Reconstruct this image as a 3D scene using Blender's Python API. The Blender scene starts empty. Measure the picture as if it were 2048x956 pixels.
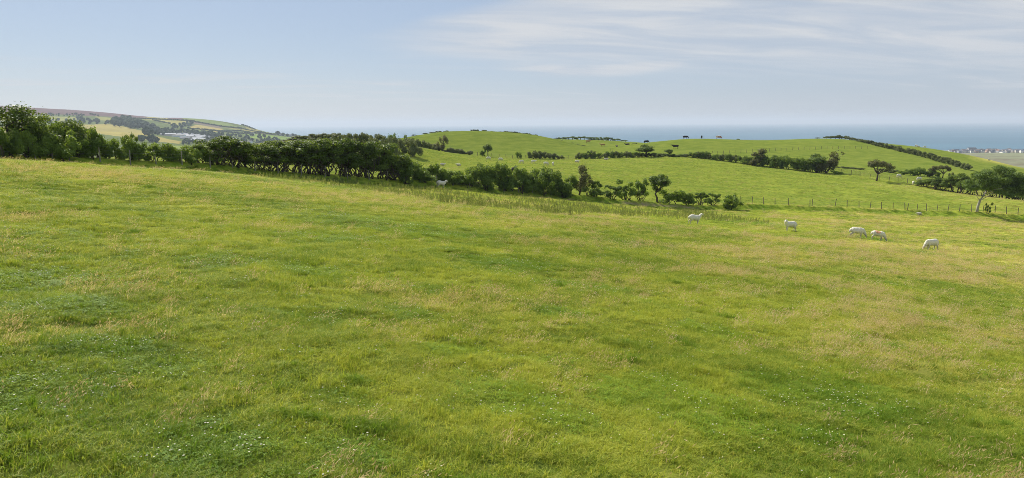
import bpy, bmesh, math, random
import numpy as np
from mathutils import Vector, Matrix, Euler

random.seed(7)
rng = np.random.default_rng(7)
scene = bpy.context.scene
COL = scene.collection

# ------------------------------------------------------------------ camera
F_PX, CX, CY = 1366.0, 1024.0, 478.0          # photograph is 2048 x 956
CAM_Z = 90.0                                  # metres above the sea
PITCH, ROLL = math.radians(9.60), math.radians(0.37)
_X = np.array([1.0, 0, 0])
FWD = np.array([0, math.cos(PITCH), -math.sin(PITCH)])
_U0 = np.array([0, math.sin(PITCH), math.cos(PITCH)])
RGT = math.cos(ROLL) * _X - math.sin(ROLL) * _U0
UPV = math.sin(ROLL) * _X + math.cos(ROLL) * _U0
cam_d = bpy.data.cameras.new('camera')
cam = bpy.data.objects.new('camera', cam_d)
COL.objects.link(cam)
cam_d.sensor_width = 36.0
cam_d.lens = 36.0 * F_PX / 2048.0
cam_d.clip_start, cam_d.clip_end = 0.1, 90000.0
cam.matrix_world = Matrix(((RGT[0], UPV[0], -FWD[0], 0), (RGT[1], UPV[1], -FWD[1], 0),
                           (RGT[2], UPV[2], -FWD[2], CAM_Z), (0, 0, 0, 1)))
scene.camera = cam

# ------------------------------------------------------------------ world, sun, exposure
SUN_EL = math.radians(41)
SUN_DIR = Vector((-0.62, 0.78, 0)).normalized() * math.cos(SUN_EL) + Vector((0, 0, math.sin(SUN_EL)))
SUN_AZ = math.atan2(SUN_DIR.x, SUN_DIR.y)      # clockwise from +Y
world = bpy.data.worlds.new('World')
scene.world = world
world.use_nodes = True
world.cycles.sampling_method = 'MANUAL'
world.cycles.sample_map_resolution = 256
wt = world.node_tree
wt.nodes.clear()


class NT:
    """small helper to write node trees"""
    def __init__(self, tree):
        self.t = tree

    def n(self, kind, ins=None, **props):
        nd = self.t.nodes.new(kind)
        for k, v in props.items():
            setattr(nd, k, v)
        for k, v in (ins or {}).items():
            s = nd.inputs[k]
            if isinstance(v, bpy.types.NodeSocket):
                self.t.links.new(v, s)
            else:
                s.default_value = v
        return nd

    def m(self, op, a, b=None, c=None, clamp=False):
        ins = {0: a}
        if b is not None:
            ins[1] = b
        if c is not None:
            ins[2] = c
        nd = self.n('ShaderNodeMath', ins, operation=op)
        nd.use_clamp = clamp
        return nd.outputs[0]

    def mix(self, f, a, b, blend='MIX'):
        nd = self.t.nodes.new('ShaderNodeMix')
        nd.data_type = 'RGBA'
        nd.blend_type = blend
        for i, v in ((0, f), (6, a), (7, b)):
            if isinstance(v, bpy.types.NodeSocket):
                self.t.links.new(v, nd.inputs[i])
            else:
                nd.inputs[i].default_value = v if i == 0 else (tuple(v) + (1,))[:4]
        return nd.outputs[2]

    def ramp(self, f, lo, hi, a=0.0, b=1.0):
        nd = self.n('ShaderNodeMapRange', {0: f, 1: lo, 2: hi, 3: a, 4: b}, interpolation_type='SMOOTHSTEP')
        return nd.outputs[0]

    def noise(self, vec, scale, detail=4, rough=0.5, dist=0.0):
        nd = self.n('ShaderNodeTexNoise', {'Vector': vec, 'Scale': scale, 'Detail': detail, 'Roughness': rough, 'Distortion': dist})
        return nd.outputs[0]

    def attr(self, name, kind='GEOMETRY'):
        nd = self.n('ShaderNodeAttribute', attribute_name=name, attribute_type=kind)
        return nd


w = NT(wt)
sky = w.n('ShaderNodeTexSky', sky_type='NISHITA')
sky.sun_disc = False
sky.sun_elevation = SUN_EL
sky.sun_rotation = SUN_AZ
sky.altitude = 90.0
sky.air_density = 1.0
sky.dust_density = 0.3
sky.ozone_density = 1.4
tc = w.n('ShaderNodeTexCoord')
sep = w.n('ShaderNodeSeparateXYZ', {0: tc.outputs['Generated']})
dx, dy, dz = sep.outputs
az = w.m('MULTIPLY', w.m('ARCTAN2', dx, dy), 57.2958)
el = w.m('MULTIPLY', w.m('ARCSINE', dz), 57.2958)
zz = w.m('ADD', w.m('MAXIMUM', dz, 0.0), 0.06)
pu = w.m('DIVIDE', dx, zz)
pv = w.m('DIVIDE', dy, zz)
# cirrus drawn on a high plane: fibres run along one wind direction
wa = math.radians(18)
fu = w.m('ADD', w.m('MULTIPLY', pu, math.cos(wa)), w.m('MULTIPLY', pv, math.sin(wa)))
fv = w.m('SUBTRACT', w.m('MULTIPLY', pv, math.cos(wa)), w.m('MULTIPLY', pu, math.sin(wa)))
fib = w.n('ShaderNodeCombineXYZ', {0: w.m('MULTIPLY', fu, 0.35), 1: w.m('MULTIPLY', fv, 0.9), 2: 3.1}).outputs[0]
n_fib = w.noise(fib, 1.8, 9, 0.60, 0.5)
big = w.n('ShaderNodeCombineXYZ', {0: w.m('MULTIPLY', pu, 0.25), 1: w.m('MULTIPLY', pv, 0.4), 2: 7.7}).outputs[0]
n_big = w.noise(big, 0.8, 3, 0.5, 0.2)
# a veil that fans out to the right, as seen over the sea
axis = w.m('ADD', 6.2, w.m('MULTIPLY', w.m('ADD', az, 12.0), 0.085))
wid = w.m('MAXIMUM', w.m('ADD', 0.6, w.m('MULTIPLY', w.m('ADD', az, 12.0), 0.16)), 0.25)
wob = w.m('MULTIPLY', w.m('SUBTRACT', n_big, 0.5), 2.0)
off = w.m('DIVIDE', w.m('ABSOLUTE', w.m('ADD', w.m('SUBTRACT', el, axis), wob)), wid)
veil = w.m('MULTIPLY', w.ramp(off, 1.2, 0.45), w.ramp(az, -14.5, 0.0))
fibs = w.ramp(n_fib, 0.30, 0.68)
cl1 = w.m('MULTIPLY', veil, w.m('ADD', 0.62, w.m('MULTIPLY', fibs, 0.38)))
# low band beneath it and loose streaks
ax2 = w.m('ADD', 5.1, w.m('MULTIPLY', w.m('POWER', w.m('ABSOLUTE', w.m('SUBTRACT', az, 6.0)), 2.0), 0.011))
off2 = w.m('ABSOLUTE', w.m('SUBTRACT', el, w.m('SUBTRACT', ax2, 0.9)))
band = w.m('MULTIPLY', w.m('MULTIPLY', w.ramp(off2, 0.95, 0.1), w.m('MULTIPLY', w.ramp(az, -4.0, 4.0), w.ramp(az, 19.0, 13.0))), w.ramp(n_fib, 0.25, 0.6))
strk = w.m('MULTIPLY', w.ramp(n_fib, 0.44, 0.66), w.ramp(n_big, 0.40, 0.60))
cl = w.m('MAXIMUM', w.m('MAXIMUM', cl1, w.m('MULTIPLY', band, 0.95)), w.m('MULTIPLY', strk, 0.65))
cl = w.m('MULTIPLY', w.m('MULTIPLY', cl, w.ramp(el, 0.3, 3.0)), 0.95, clamp=True)
# the cloud itself: sunlit ice, as bright as a white surface under this sky
cloud_col = w.mix(fibs, (5.7, 6.3, 7.2), (7.4, 7.6, 7.9))
# thin even high veil over the whole sky, so the blue reads milky
milky = w.mix(0.64, sky.outputs[0], (4.45, 5.35, 7.25))
skc = w.mix(cl, milky, cloud_col)
SKY_STRENGTH = 0.063
bg = w.n('ShaderNodeBackground', {'Color': skc, 'Strength': SKY_STRENGTH})
wo = w.n('ShaderNodeOutputWorld', {'Surface': bg.outputs[0]})

sun_d = bpy.data.lights.new('sun', 'SUN')
sun_d.energy = 5.0
sun_d.angle = math.radians(0.53)
sun_d.color = (1.0, 0.93, 0.80)
sun = bpy.data.objects.new('sun', sun_d)
COL.objects.link(sun)
sun.rotation_euler = (-SUN_DIR).to_track_quat('-Z', 'Y').to_euler()
sun.location = (0, 0, 300)

vs = scene.view_settings
vs.view_transform = 'Standard'
vs.look = 'None'
vs.exposure = 0.56
vs.gamma = 1.0
vs.use_curve_mapping = False
scene.render.engine = 'CYCLES'
cy = scene.cycles
cy.max_bounces = 8
cy.diffuse_bounces = 3
cy.glossy_bounces = 2
cy.transmission_bounces = 3
cy.volume_bounces = 0
cy.transparent_max_bounces = 8
cy.use_denoising = True
cy.denoiser = 'OPENIMAGEDENOISE'
cy.denoising_input_passes = 'RGB_ALBEDO_NORMAL'
cy.denoising_prefilter = 'NONE'
cy.sample_clamp_indirect = 4.0
cy.filter_width = 0.9


# ------------------------------------------------------------------ numbers: rays, noise, terrain
def ray(px, py):
    px = np.asarray(px, float); py = np.asarray(py, float)
    return FWD + ((px - CX) / F_PX)[..., None] * RGT + ((CY - py) / F_PX)[..., None] * UPV


def at_depth(px, py, Y):
    d = ray(px, py)
    p = d * (np.asarray(Y, float) / d[..., 1])[..., None]
    return p + np.array([0, 0, CAM_Z])


def project(p):
    q = np.asarray(p, float) - np.array([0, 0, CAM_Z])
    zc = q @ FWD
    return CX + F_PX * (q @ RGT) / zc, CY - F_PX * (q @ UPV) / zc, zc


def _h(ix, iy, iz, seed):
    n = (ix * 374761393 + iy * 668265263 + iz * 1274126177 + seed * 974711) & 0xffffffff
    n = ((n ^ (n >> 13)) * 1274126177) & 0xffffffff
    n = ((n ^ (n >> 16)) * 2246822519) & 0xffffffff
    return ((n ^ (n >> 15)) & 0xffffff) / float(0xffffff)


def vnoise(x, y, seed=0, z=None):
    x = np.asarray(x, float); y = np.asarray(y, float)
    ix = np.floor(x).astype(np.int64); iy = np.floor(y).astype(np.int64)
    fx = x - ix; fy = y - iy
    fx = fx * fx * (3 - 2 * fx); fy = fy * fy * (3 - 2 * fy)

    def pl(iz):
        a = _h(ix, iy, iz, seed); b = _h(ix + 1, iy, iz, seed)
        c = _h(ix, iy + 1, iz, seed); d = _h(ix + 1, iy + 1, iz, seed)
        return (a * (1 - fx) + b * fx) * (1 - fy) + (c * (1 - fx) + d * fx) * fy
    if z is None:
        return pl(np.int64(0))
    z = np.asarray(z, float)
    iz = np.floor(z).astype(np.int64); fz = z - iz; fz = fz * fz * (3 - 2 * fz)
    return pl(iz) * (1 - fz) + pl(iz + 1) * fz


def fbm(x, y, seed=0, octaves=4, z=None, gain=0.5):
    s = 0; a = 1.0; t = 0
    for o in range(octaves):
        k = 2.0 ** o
        s = s + a * vnoise(np.asarray(x) * k + 17.3 * o, np.asarray(y) * k - 9.1 * o, seed + o, None if z is None else np.asarray(z) * k)
        t += a; a *= gain
    return s / t


def sstep(x, a, b):
    t = np.clip((np.asarray(x, float) - a) / (b - a), 0, 1)
    return t * t * (3 - 2 * t)


class TPS:
    def __init__(self, pts, lam=1e-4, scale=100.0):
        P = np.asarray(pts, float); self.s = scale
        self.xy = P[:, :2] / scale
        n = len(P)
        r2 = ((self.xy[:, None] - self.xy[None]) ** 2).sum(-1)
        K = 0.5 * r2 * np.log(r2 + 1e-12) + lam * np.eye(n)
        A = np.zeros((n + 3, n + 3)); A[:n, :n] = K
        A[:n, n] = 1; A[:n, n + 1:] = self.xy; A[n, :n] = 1; A[n + 1:, :n] = self.xy.T
        b = np.zeros(n + 3); b[:n] = P[:, 2]
        self.w = np.linalg.solve(A, b)

    def __call__(self, x, y):
        x = np.asarray(x, float); y = np.asarray(y, float)
        sh = np.broadcast(x, y).shape
        X = np.stack([np.broadcast_to(x, sh).ravel(), np.broadcast_to(y, sh).ravel()], 1) / self.s
        out = np.empty(len(X))
        n = len(self.xy)
        for i in range(0, len(X), 60000):
            q = X[i:i + 60000]
            r2 = ((q[:, None, 0] - self.xy[None, :, 0]) ** 2 + (q[:, None, 1] - self.xy[None, :, 1]) ** 2)
            out[i:i + 60000] = (0.5 * r2 * np.log(r2 + 1e-12)) @ self.w[:n] + self.w[n] + q @ self.w[n + 1:]
        return out.reshape(sh)


# hedge and fence line that closes the near field: (photo column, row of its foot, metres away)
HEDGE = [(-260, 292, 44), (-120, 297, 47), (0, 303, 50), (100, 309, 54), (260, 319, 60), (400, 327, 66), (556, 342, 74), (700, 352, 80),
         (807, 358, 85), (900, 365, 93), (1000, 374, 98), (1140, 387, 102), (1250, 398, 105), (1400, 408, 108),
         (1503, 408, 113), (1620, 411, 115), (1740, 416, 117), (1850, 419, 118), (1955, 423, 118), (2040, 428, 118), (2240, 438, 118)]
hedge_w = np.array([at_depth(a, b, c) for a, b, c in HEDGE])
BANK = 0.7
ctrl = []
for X, Y in [(0, 0), (-10, -14), (14, -14), (-30, -10), (34, -10), (-6, 6), (7, 6), (-14, 16), (0, 15), (13, 16), (-24, 30), (-10, 28),
             (6, 30), (21, 30), (-30, 42), (-14, 46), (4, 46), (20, 46), (48, 30), (-52, 24)]:
    ctrl.append((X, Y, CAM_Z - 2.6 - 0.119 * X - 0.072 * Y))
for p in hedge_w:
    ctrl.append((p[0], p[1], p[2] - BANK))
PX = [  # the rim on the right and the hollow behind it
      (1860, 500, 54), (1722, 476, 60), (1580, 463, 61), (1390, 450, 62), (2048, 522, 50), (2200, 545, 48),
      (1860, 472, 78), (1722, 453, 80), (1580, 441, 82), (2048, 487, 72), (2048, 455, 95), (1480, 432, 84), (1200, 420, 80), (1000, 412, 66),
      # middle field
      (650, 340, 100), (885, 330, 185), (1092, 330, 185), (1000, 316, 225), (870, 304, 235), (800, 299, 240), (1154, 318, 225),
      (1300, 314, 225), (1370, 314, 225), (1450, 322, 215), (1530, 333, 205), (1650, 346, 195), (1700, 348, 190), (1752, 360, 180),
      (1830, 367, 175), (1900, 381, 165), (2000, 396, 155), (2048, 403, 150), (2240, 428, 145),
      (1300, 361, 150), (1500, 376, 150), (1700, 386, 145), (1100, 348, 150), (900, 344, 140), (2100, 410, 132),
      # right hill
      (1190, 298, 290), (1260, 289, 300), (1371, 278, 310), (1500, 281, 320), (1600, 278, 320), (1680, 277, 312), (1740, 284, 320),
      (1830, 293, 320), (1905, 304, 315), (1980, 320, 310), (2048, 337, 300), (2240, 375, 290),
      (1760, 293, 290), (1840, 312, 270), (1930, 338, 230), (1460, 307, 250), (1600, 300, 265), (1730, 298, 275), (2000, 350, 230), (1850, 345, 220),
      # left hill
      (830, 272, 300), (880, 264, 310), (940, 262, 310), (1010, 264, 310), (1080, 272, 305), (1140, 285, 295), (940, 290, 265), (1080, 300, 255),
      # saddle far behind
      (1150, 279, 400), (1230, 282, 390), (1060, 279, 410), (1140, 291, 325), (1190, 301, 315), (1080, 280, 345), (1225, 299, 322), (1180, 290, 360), (1010, 274, 360),
      # gorse knoll and the ground that drops off behind the left hedge
      (700, 282, 200), (600, 285, 190), (520, 302, 180), (790, 285, 215), (0, 325, 90), (200, 335, 100), (400, 334, 110),
      (-200, 330, 120), (0, 332, 250), (300, 310, 250), (400, 300, 200), (-250, 330, 250), (560, 292, 280), (450, 305, 300),
      # behind the skylines
      (880, 280, 400), (940, 282, 400), (1371, 290, 390), (1500, 292, 400), (1600, 292, 400), (1740, 300, 390), (1830, 312, 385), (1905, 330, 380),
      (2048, 370, 360), (1230, 292, 460), (1120, 292, 480), (700, 300, 320), (2240, 400, 360)]
for a, b, c in PX:
    p = at_depth(a, b, c); ctrl.append(tuple(p))
for a in (-60, -42, -25, -8, 8, 25, 42, 60):
    for r, z in ((680, 28), (950, -8), (1150, -14)):
        t = math.radians(a); ctrl.append((r * math.sin(t), r * math.cos(t), z))
tps = TPS(ctrl)


def poly_dist(x, y, P):
    """distance to a polyline and which side (positive = beyond it)"""
    best = np.full(np.shape(x), 1e9); side = np.zeros(np.shape(x))
    for a, b in zip(P[:-1], P[1:]):
        d = b[:2] - a[:2]; L2 = d @ d
        t = np.clip(((x - a[0]) * d[0] + (y - a[1]) * d[1]) / L2, 0, 1)
        qx = x - (a[0] + t * d[0]); qy = y - (a[1] + t * d[1])
        dd = np.hypot(qx, qy)
        s = np.sign(d[0] * qy - d[1] * qx)
        m = dd < best
        best = np.where(m, dd, best); side = np.where(m, s, side)
    return best, side


def ground_z(x, y):
    x = np.asarray(x, float); y = np.asarray(y, float)
    z = tps(x, y)
    d, s = poly_dist(x, y, hedge_w)
    dn = d * (1 + 0.5 * (fbm(x / 2.2, y / 2.2, 31, 2) - 0.5))
    w_ = np.where(s < 0, 0.95, 2.6)
    z = z + BANK * (0.75 + 0.5 * fbm(x / 4, y / 4, 33, 2)) * np.exp(-(dn / w_) ** 2)
    r = np.hypot(x, y)
    fade = sstep(r, 340, 150)
    near = sstep(r, 2.0, 6.0)
    z = z + near * fade * (0.50 * (fbm(x / 21, y / 21, 3, 3) - 0.5) + 0.13 * (fbm(x / 5.0, y / 5.0, 5, 3) - 0.5))
    z = z + near * sstep(r, 140, 60) * (0.17 * (fbm(x / 1.2, y / 1.2, 8, 4) - 0.5) - 0.07 * sstep(vnoise(x / 0.9, y / 0.9, 77), 0.80, 0.95))
    return z


# coarse lookup so a pixel can be dropped on to the ground
def hit(px, py, ymin=3.0, ymax=480.0):
    d = ray(px, py)
    t = np.geomspace(ymin, ymax, 900) / d[1]
    P = d[None] * t[:, None] + np.array([0, 0, CAM_Z])
    g = ground_z(P[:, 0], P[:, 1])
    i = np.where(P[:, 2] < g)[0]
    if len(i) == 0:
        i = [np.argmin(P[:, 2] - g)]
    k = max(int(i[0]), 1)
    a = P[k - 1, 2] - g[k - 1]; b = P[k, 2] - g[k]
    f = a / (a - b + 1e-9) if a > 0 else 1.0
    p = P[k - 1] + (P[k] - P[k - 1]) * min(max(f, 0), 1)
    p[2] = float(ground_z(p[0], p[1]))
    return p


def in_poly(px, py, poly):
    px = np.asarray(px, float); py = np.asarray(py, float)
    ins = np.zeros(px.shape, bool); j = len(poly) - 1
    for i in range(len(poly)):
        xi, yi = poly[i]; xj, yj = poly[j]
        c = ((yi > py) != (yj > py)) & (px < (xj - xi) * (py - yi) / (yj - yi + 1e-12) + xi)
        ins ^= c; j = i
    return ins


# ------------------------------------------------------------------ mesh helpers
def mesh(name, verts, faces, mats=(), attrs=None, smooth=False, midx=None):
    me = bpy.data.meshes.new(name)
    V = np.asarray(verts, np.float32)
    if isinstance(faces, np.ndarray):
        k = faces.shape[1]
        me.vertices.add(len(V)); me.vertices.foreach_set('co', V.ravel())
        me.loops.add(faces.size); me.loops.foreach_set('vertex_index', faces.astype(np.int32).ravel())
        me.polygons.add(len(faces))
        me.polygons.foreach_set('loop_start', np.arange(0, faces.size, k, dtype=np.int32))
        me.update(calc_edges=True)
    else:
        me.from_pydata(V.tolist(), [], faces)
    for m in mats:
        me.materials.append(m)
    if midx is not None:
        me.polygons.foreach_set('material_index', np.asarray(midx, np.int32))
    for k, v in (attrs or {}).items():
        v = np.asarray(v, np.float32)
        if v.ndim == 2:
            a = me.attributes.new(k, 'FLOAT_COLOR', 'POINT')
            if v.shape[1] == 3:
                v = np.concatenate([v, np.ones((len(v), 1), np.float32)], 1)
            a.data.foreach_set('color', v.ravel())
        else:
            a = me.attributes.new(k, 'FLOAT', 'POINT'); a.data.foreach_set('value', v)
    if smooth:
        me.polygons.foreach_set('use_smooth', np.ones(len(me.polygons), bool))
    me.update()
    return me


def obj(name, me, parent=None, loc=None, rot=None, scale=None):
    o = bpy.data.objects.new(name, me)
    COL.objects.link(o)
    if parent is not None:
        o.parent = parent
    if loc is not None:
        o.location = [float(v) for v in loc]
    if rot is not None:
        o.rotation_euler = rot
    if scale is not None:
        o.scale = (scale,) * 3 if np.isscalar(scale) else [float(s) for s in scale]
    return o


USED_LABELS = {}


def tag(o, label, cat=None, group=None, kind=None):
    o['label'] = label
    if cat: o['category'] = cat
    if group: o['group'] = group
    if kind: o['kind'] = kind
    return o


class Geo:
    """collects loose pieces into one mesh"""
    def __init__(self):
        self.v = []; self.f = []; self.a = []; self.mi = []; self.n = 0

    def add(self, v, f, a=None, mi=0):
        v = np.asarray(v, float)
        self.v.append(v); self.f += [[int(i) + self.n for i in q] for q in f]
        self.a.append(np.full(len(v), 0.5) if a is None else np.broadcast_to(np.asarray(a, float), (len(v),)))
        self.mi += [mi] * len(f); self.n += len(v)
        return self

    def box(self, c, s, rot=0.0, a=None, mi=0, taper=1.0):
        x, y, z = np.asarray(s, float) / 2
        v = np.array([[-x, -y, -z], [x, -y, -z], [x, y, -z], [-x, y, -z], [-x * taper, -y * taper, z], [x * taper, -y * taper, z],
                      [x * taper, y * taper, z], [-x * taper, y * taper, z]])
        cs, sn = math.cos(rot), math.sin(rot)
        v = v @ np.array([[cs, sn, 0], [-sn, cs, 0], [0, 0, 1]]) + np.asarray(c, float)
        return self.add(v, [(0, 3, 2, 1), (4, 5, 6, 7), (0, 1, 5, 4), (1, 2, 6, 5), (2, 3, 7, 6), (3, 0, 4, 7)], a, mi)

    def tube(self, pts, rad, sides=6, a=None, mi=0):
        pts = np.asarray(pts, float); n = len(pts)
        rad = np.broadcast_to(np.asarray(rad, float), (n,))
        V = []
        for i in range(n):
            t = pts[min(i + 1, n - 1)] - pts[max(i - 1, 0)]
            t = t / (np.linalg.norm(t) + 1e-9)
            u = np.cross(t, [0.31, 0.17, 0.93] if abs(t[2]) < 0.9 else [1, 0.1, 0]); u /= np.linalg.norm(u) + 1e-9
            w_ = np.cross(t, u)
            for k in range(sides):
                an = 2 * math.pi * k / sides
                V.append(pts[i] + rad[i] * (math.cos(an) * u + math.sin(an) * w_))
        Fc = []
        for i in range(n - 1):
            for k in range(sides):
                k2 = (k + 1) % sides
                Fc.append((i * sides + k, i * sides + k2, (i + 1) * sides + k2, (i + 1) * sides + k))
        Fc.append(tuple(range(sides - 1, -1, -1))); Fc.append(tuple((n - 1) * sides + k for k in range(sides)))
        return self.add(V, Fc, a, mi)

    def mesh(self, name, mats, smooth=False):
        V = np.concatenate(self.v)
        return mesh(name, V, self.f, mats, {'rnd': np.concatenate(self.a)}, smooth, self.mi)


# ------------------------------------------------------------------ materials
def new_mat(name):
    m = bpy.data.materials.new(name)
    m.use_nodes = True
    m.node_tree.nodes.clear()
    return m, NT(m.node_tree)


def out(t, surf, vol=None):
    o = t.n('ShaderNodeOutputMaterial')
    if surf is not None:
        t.t.links.new(surf, o.inputs['Surface'])
    if vol is not None:
        t.t.links.new(vol, o.inputs['Volume'])


def wpos(t):
    return t.n('ShaderNodeNewGeometry').outputs['Position']


def simple(name, col, rough=0.85, var=0.25, scale=8.0, spec=0.2, bump=0.0):
    m, t = new_mat(name)
    tcd = t.n('ShaderNodeTexCoord').outputs['Object']
    nz = t.noise(tcd, scale, 5, 0.6)
    rnd = t.n('ShaderNodeObjectInfo').outputs['Random']
    f = t.m('ADD', t.m('MULTIPLY', nz, 0.7), t.m('MULTIPLY', rnd, 0.3))
    c = t.mix(f, [x * (1 - var) for x in col], [min(1, x * (1 + var)) for x in col])
    ins = {'Base Color': c, 'Roughness': rough, 'Specular IOR Level': spec}
    if bump:
        ins['Normal'] = t.n('ShaderNodeBump', {'Strength': bump, 'Distance': 0.02, 'Height': nz}).outputs[0]
    out(t, t.n('ShaderNodeBsdfPrincipled', ins).outputs[0])
    return m


def leaf_mat(name, dark, light, trans=0.35, tint=(1.1, 1.0, 0.5), spec=0.25):
    """leaves: colour from the leaf's own number, the plant's number; some light passes through"""
    m, t = new_mat(name)
    r = t.attr('rnd').outputs['Fac']
    ob = t.n('ShaderNodeObjectInfo').outputs['Random']
    f = t.m('ADD', t.m('MULTIPLY', r, 0.75), t.m('MULTIPLY', ob, 0.25))
    c = t.mix(f, dark, light)
    p = t.n('ShaderNodeBsdfPrincipled', {'Base Color': c, 'Roughness': 0.55, 'Specular IOR Level': spec})
    tr = t.n('ShaderNodeBsdfTranslucent', {'Color': t.mix(1.0, c, tint, 'MULTIPLY')})
    mx = t.n('ShaderNodeMixShader', {0: trans, 1: p.outputs[0], 2: tr.outputs[0]})
    out(t, mx.outputs[0])
    return m


# colour of the pasture: lush green, dry seeding grass, clover, bare soil
LUSH_A, LUSH_B = (0.150, 0.245, 0.025), (0.455, 0.490, 0.066)
DRY_A, DRY_B = (0.41, 0.395, 0.075), (0.65, 0.585, 0.165)
CLOV_A, CLOV_B = (0.115, 0.225, 0.015), (0.270, 0.395, 0.036)
SOIL_A, SOIL_B = (0.26, 0.19, 0.11), (0.44, 0.34, 0.21)

m_ground, t = new_mat('pasture_ground')
P = wpos(t)
dry = t.attr('dry').outputs['Fac']; clo = t.attr('clover').outputs['Fac']; soil = t.attr('soil').outputs['Fac']
lush = t.attr('lush').outputs['Fac']; thatch_shade = t.attr('thatch_shade').outputs['Fac']
n1 = t.noise(P, 1.7, 8, 0.68)
n2 = t.noise(P, 0.22, 5, 0.6)
stre = t.n('ShaderNodeMapping', {'Vector': P, 'Scale': (0.22, 0.9, 0.22)}).outputs[0]
n3 = t.noise(stre, 0.8, 6, 0.65)
v = t.ramp(t.m('ADD', t.m('MULTIPLY', n1, 0.55), t.m('MULTIPLY', n2, 0.45)), 0.34, 0.66)
gcol = t.mix(v, LUSH_A, LUSH_B)
gcol = t.mix(t.m('MULTIPLY', lush, 0.75), gcol, t.mix(t.ramp(t.m('ADD', t.m('MULTIPLY', n3, 0.6), t.m('MULTIPLY', n2, 0.4)), 0.35, 0.65), (0.138, 0.192, 0.034), (0.212, 0.258, 0.052)))
dcol = t.mix(v, DRY_A, DRY_B)
dfac = t.ramp(t.m('ADD', dry, t.m('MULTIPLY', t.m('SUBTRACT', n3, 0.5), 1.1)), 0.25, 1.0)
gcol = t.mix(t.m('MULTIPLY', dfac, 0.85), gcol, dcol)
gcol = t.mix(t.m('MULTIPLY', clo, 0.4), gcol, t.mix(v, CLOV_A, CLOV_B))
gcol = t.mix(t.ramp(t.m('ADD', soil, t.m('MULTIPLY', t.m('SUBTRACT', n1, 0.5), 0.9)), 0.35, 0.75), gcol, t.mix(v, SOIL_A, SOIL_B))
gcol = t.mix(t.m('MULTIPLY', thatch_shade, 0.55), gcol, t.mix(n1, (0.05, 0.055, 0.018), (0.12, 0.13, 0.035)))  # dark thatch plus painted shade between the blades, fading out with distance
hb = t.m('ADD', t.m('MULTIPLY', n1, 0.7), t.m('MULTIPLY', t.noise(P, 9.0, 4, 0.6), 0.3))
bmp = t.n('ShaderNodeBump', {'Strength': 0.9, 'Distance': 0.12, 'Height': hb})
df = t.n('ShaderNodeBsdfDiffuse', {'Color': gcol, 'Roughness': 0.6, 'Normal': bmp.outputs[0]})
out(t, df.outputs[0])


def grass_mat(name, mode):
    m, t = new_mat(name)
    P = wpos(t)
    r = t.attr('rnd').outputs['Fac']
    h = t.attr('hgt').outputs['Fac']
    dry = t.attr('dry', 'INSTANCER').outputs['Fac']
    clo = t.attr('clover', 'INSTANCER').outputs['Fac']
    lush = t.attr('lush', 'INSTANCER').outputs['Fac']
    tone = t.attr('tone', 'INSTANCER').outputs['Fac']
    v = t.ramp(t.m('ADD', t.m('MULTIPLY', r, 0.62), t.m('MULTIPLY', tone, 0.38)), 0.18, 0.82)
    if mode == 'seed':
        c = t.mix(v, (0.48, 0.38, 0.19), (0.68, 0.57, 0.34))
    elif mode == 'clover':
        c = t.mix(v, CLOV_A, CLOV_B)
    else:
        c = t.mix(v, LUSH_A, LUSH_B)
        c = t.mix(t.m('MULTIPLY', lush, 0.8), c, t.mix(v, (0.165, 0.232, 0.046), (0.30, 0.345, 0.086)))
        yell = t.ramp(t.m('ADD', dry, t.m('MULTIPLY', t.m('SUBTRACT', r, 0.5), 1.5)), 0.15, 1.1)
        c = t.mix(yell, c, t.mix(r, DRY_A, DRY_B))
        c = t.mix(t.m('MULTIPLY', clo, 0.6), c, t.mix(v, CLOV_A, CLOV_B))
    dfx = t.n('ShaderNodeBsdfPrincipled', {'Base Color': c, 'Roughness': 0.6, 'Specular IOR Level': 0.12})
    tr = t.n('ShaderNodeBsdfTranslucent', {'Color': t.mix(1.0, c, (1.08, 1.05, 0.70), 'MULTIPLY')})
    mx = t.n('ShaderNodeMixShader', {0: 0.42, 1: dfx.outputs[0], 2: tr.outputs[0]})
    out(t, mx.outputs[0])
    return m


m_blade = grass_mat('grass_blade', 'blade')
m_seed = grass_mat('seeding_grass', 'seed')
m_clover = grass_mat('clover_leaf', 'clover')
m_flower = simple('clover_flower', (0.66, 0.62, 0.46), 0.9, 0.15, 60)
m_thistle = leaf_mat('thistle_leaf', (0.140, 0.195, 0.052), (0.42, 0.46, 0.16), 0.35)
m_hawthorn = leaf_mat('hawthorn_leaf', (0.044, 0.089, 0.017), (0.237, 0.337, 0.059), 0.42, (1.25, 1.1, 0.45))
m_hedge = leaf_mat('hedge_leaf', (0.048, 0.102, 0.019), (0.287, 0.412, 0.074), 0.44, (1.25, 1.1, 0.45))
m_gorse = leaf_mat('gorse_spine', (0.046, 0.081, 0.024), (0.257, 0.291, 0.093), 0.27)
m_brown = leaf_mat('russet_leaf', (0.066, 0.082, 0.030), (0.235, 0.240, 0.095), 0.40)
m_beech = leaf_mat('beech_leaf', (0.048, 0.094, 0.023), (0.224, 0.326, 0.070), 0.37)
m_bark = simple('bark', (0.075, 0.062, 0.048), 0.95, 0.4, 6, 0.1, 0.5)
m_pale_bark = simple('pale_bark', (0.42, 0.39, 0.33), 0.9, 0.3, 4, 0.1, 0.4)
m_post = simple('weathered_post', (0.16, 0.135, 0.10), 0.95, 0.35, 9, 0.1, 0.4)
m_post_pale = simple('pale_post', (0.27, 0.25, 0.21), 0.95, 0.3, 9, 0.1, 0.4)
m_wire = simple('galvanised_wire', (0.22, 0.22, 0.22), 0.5, 0.2, 20, 0.5)

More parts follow.
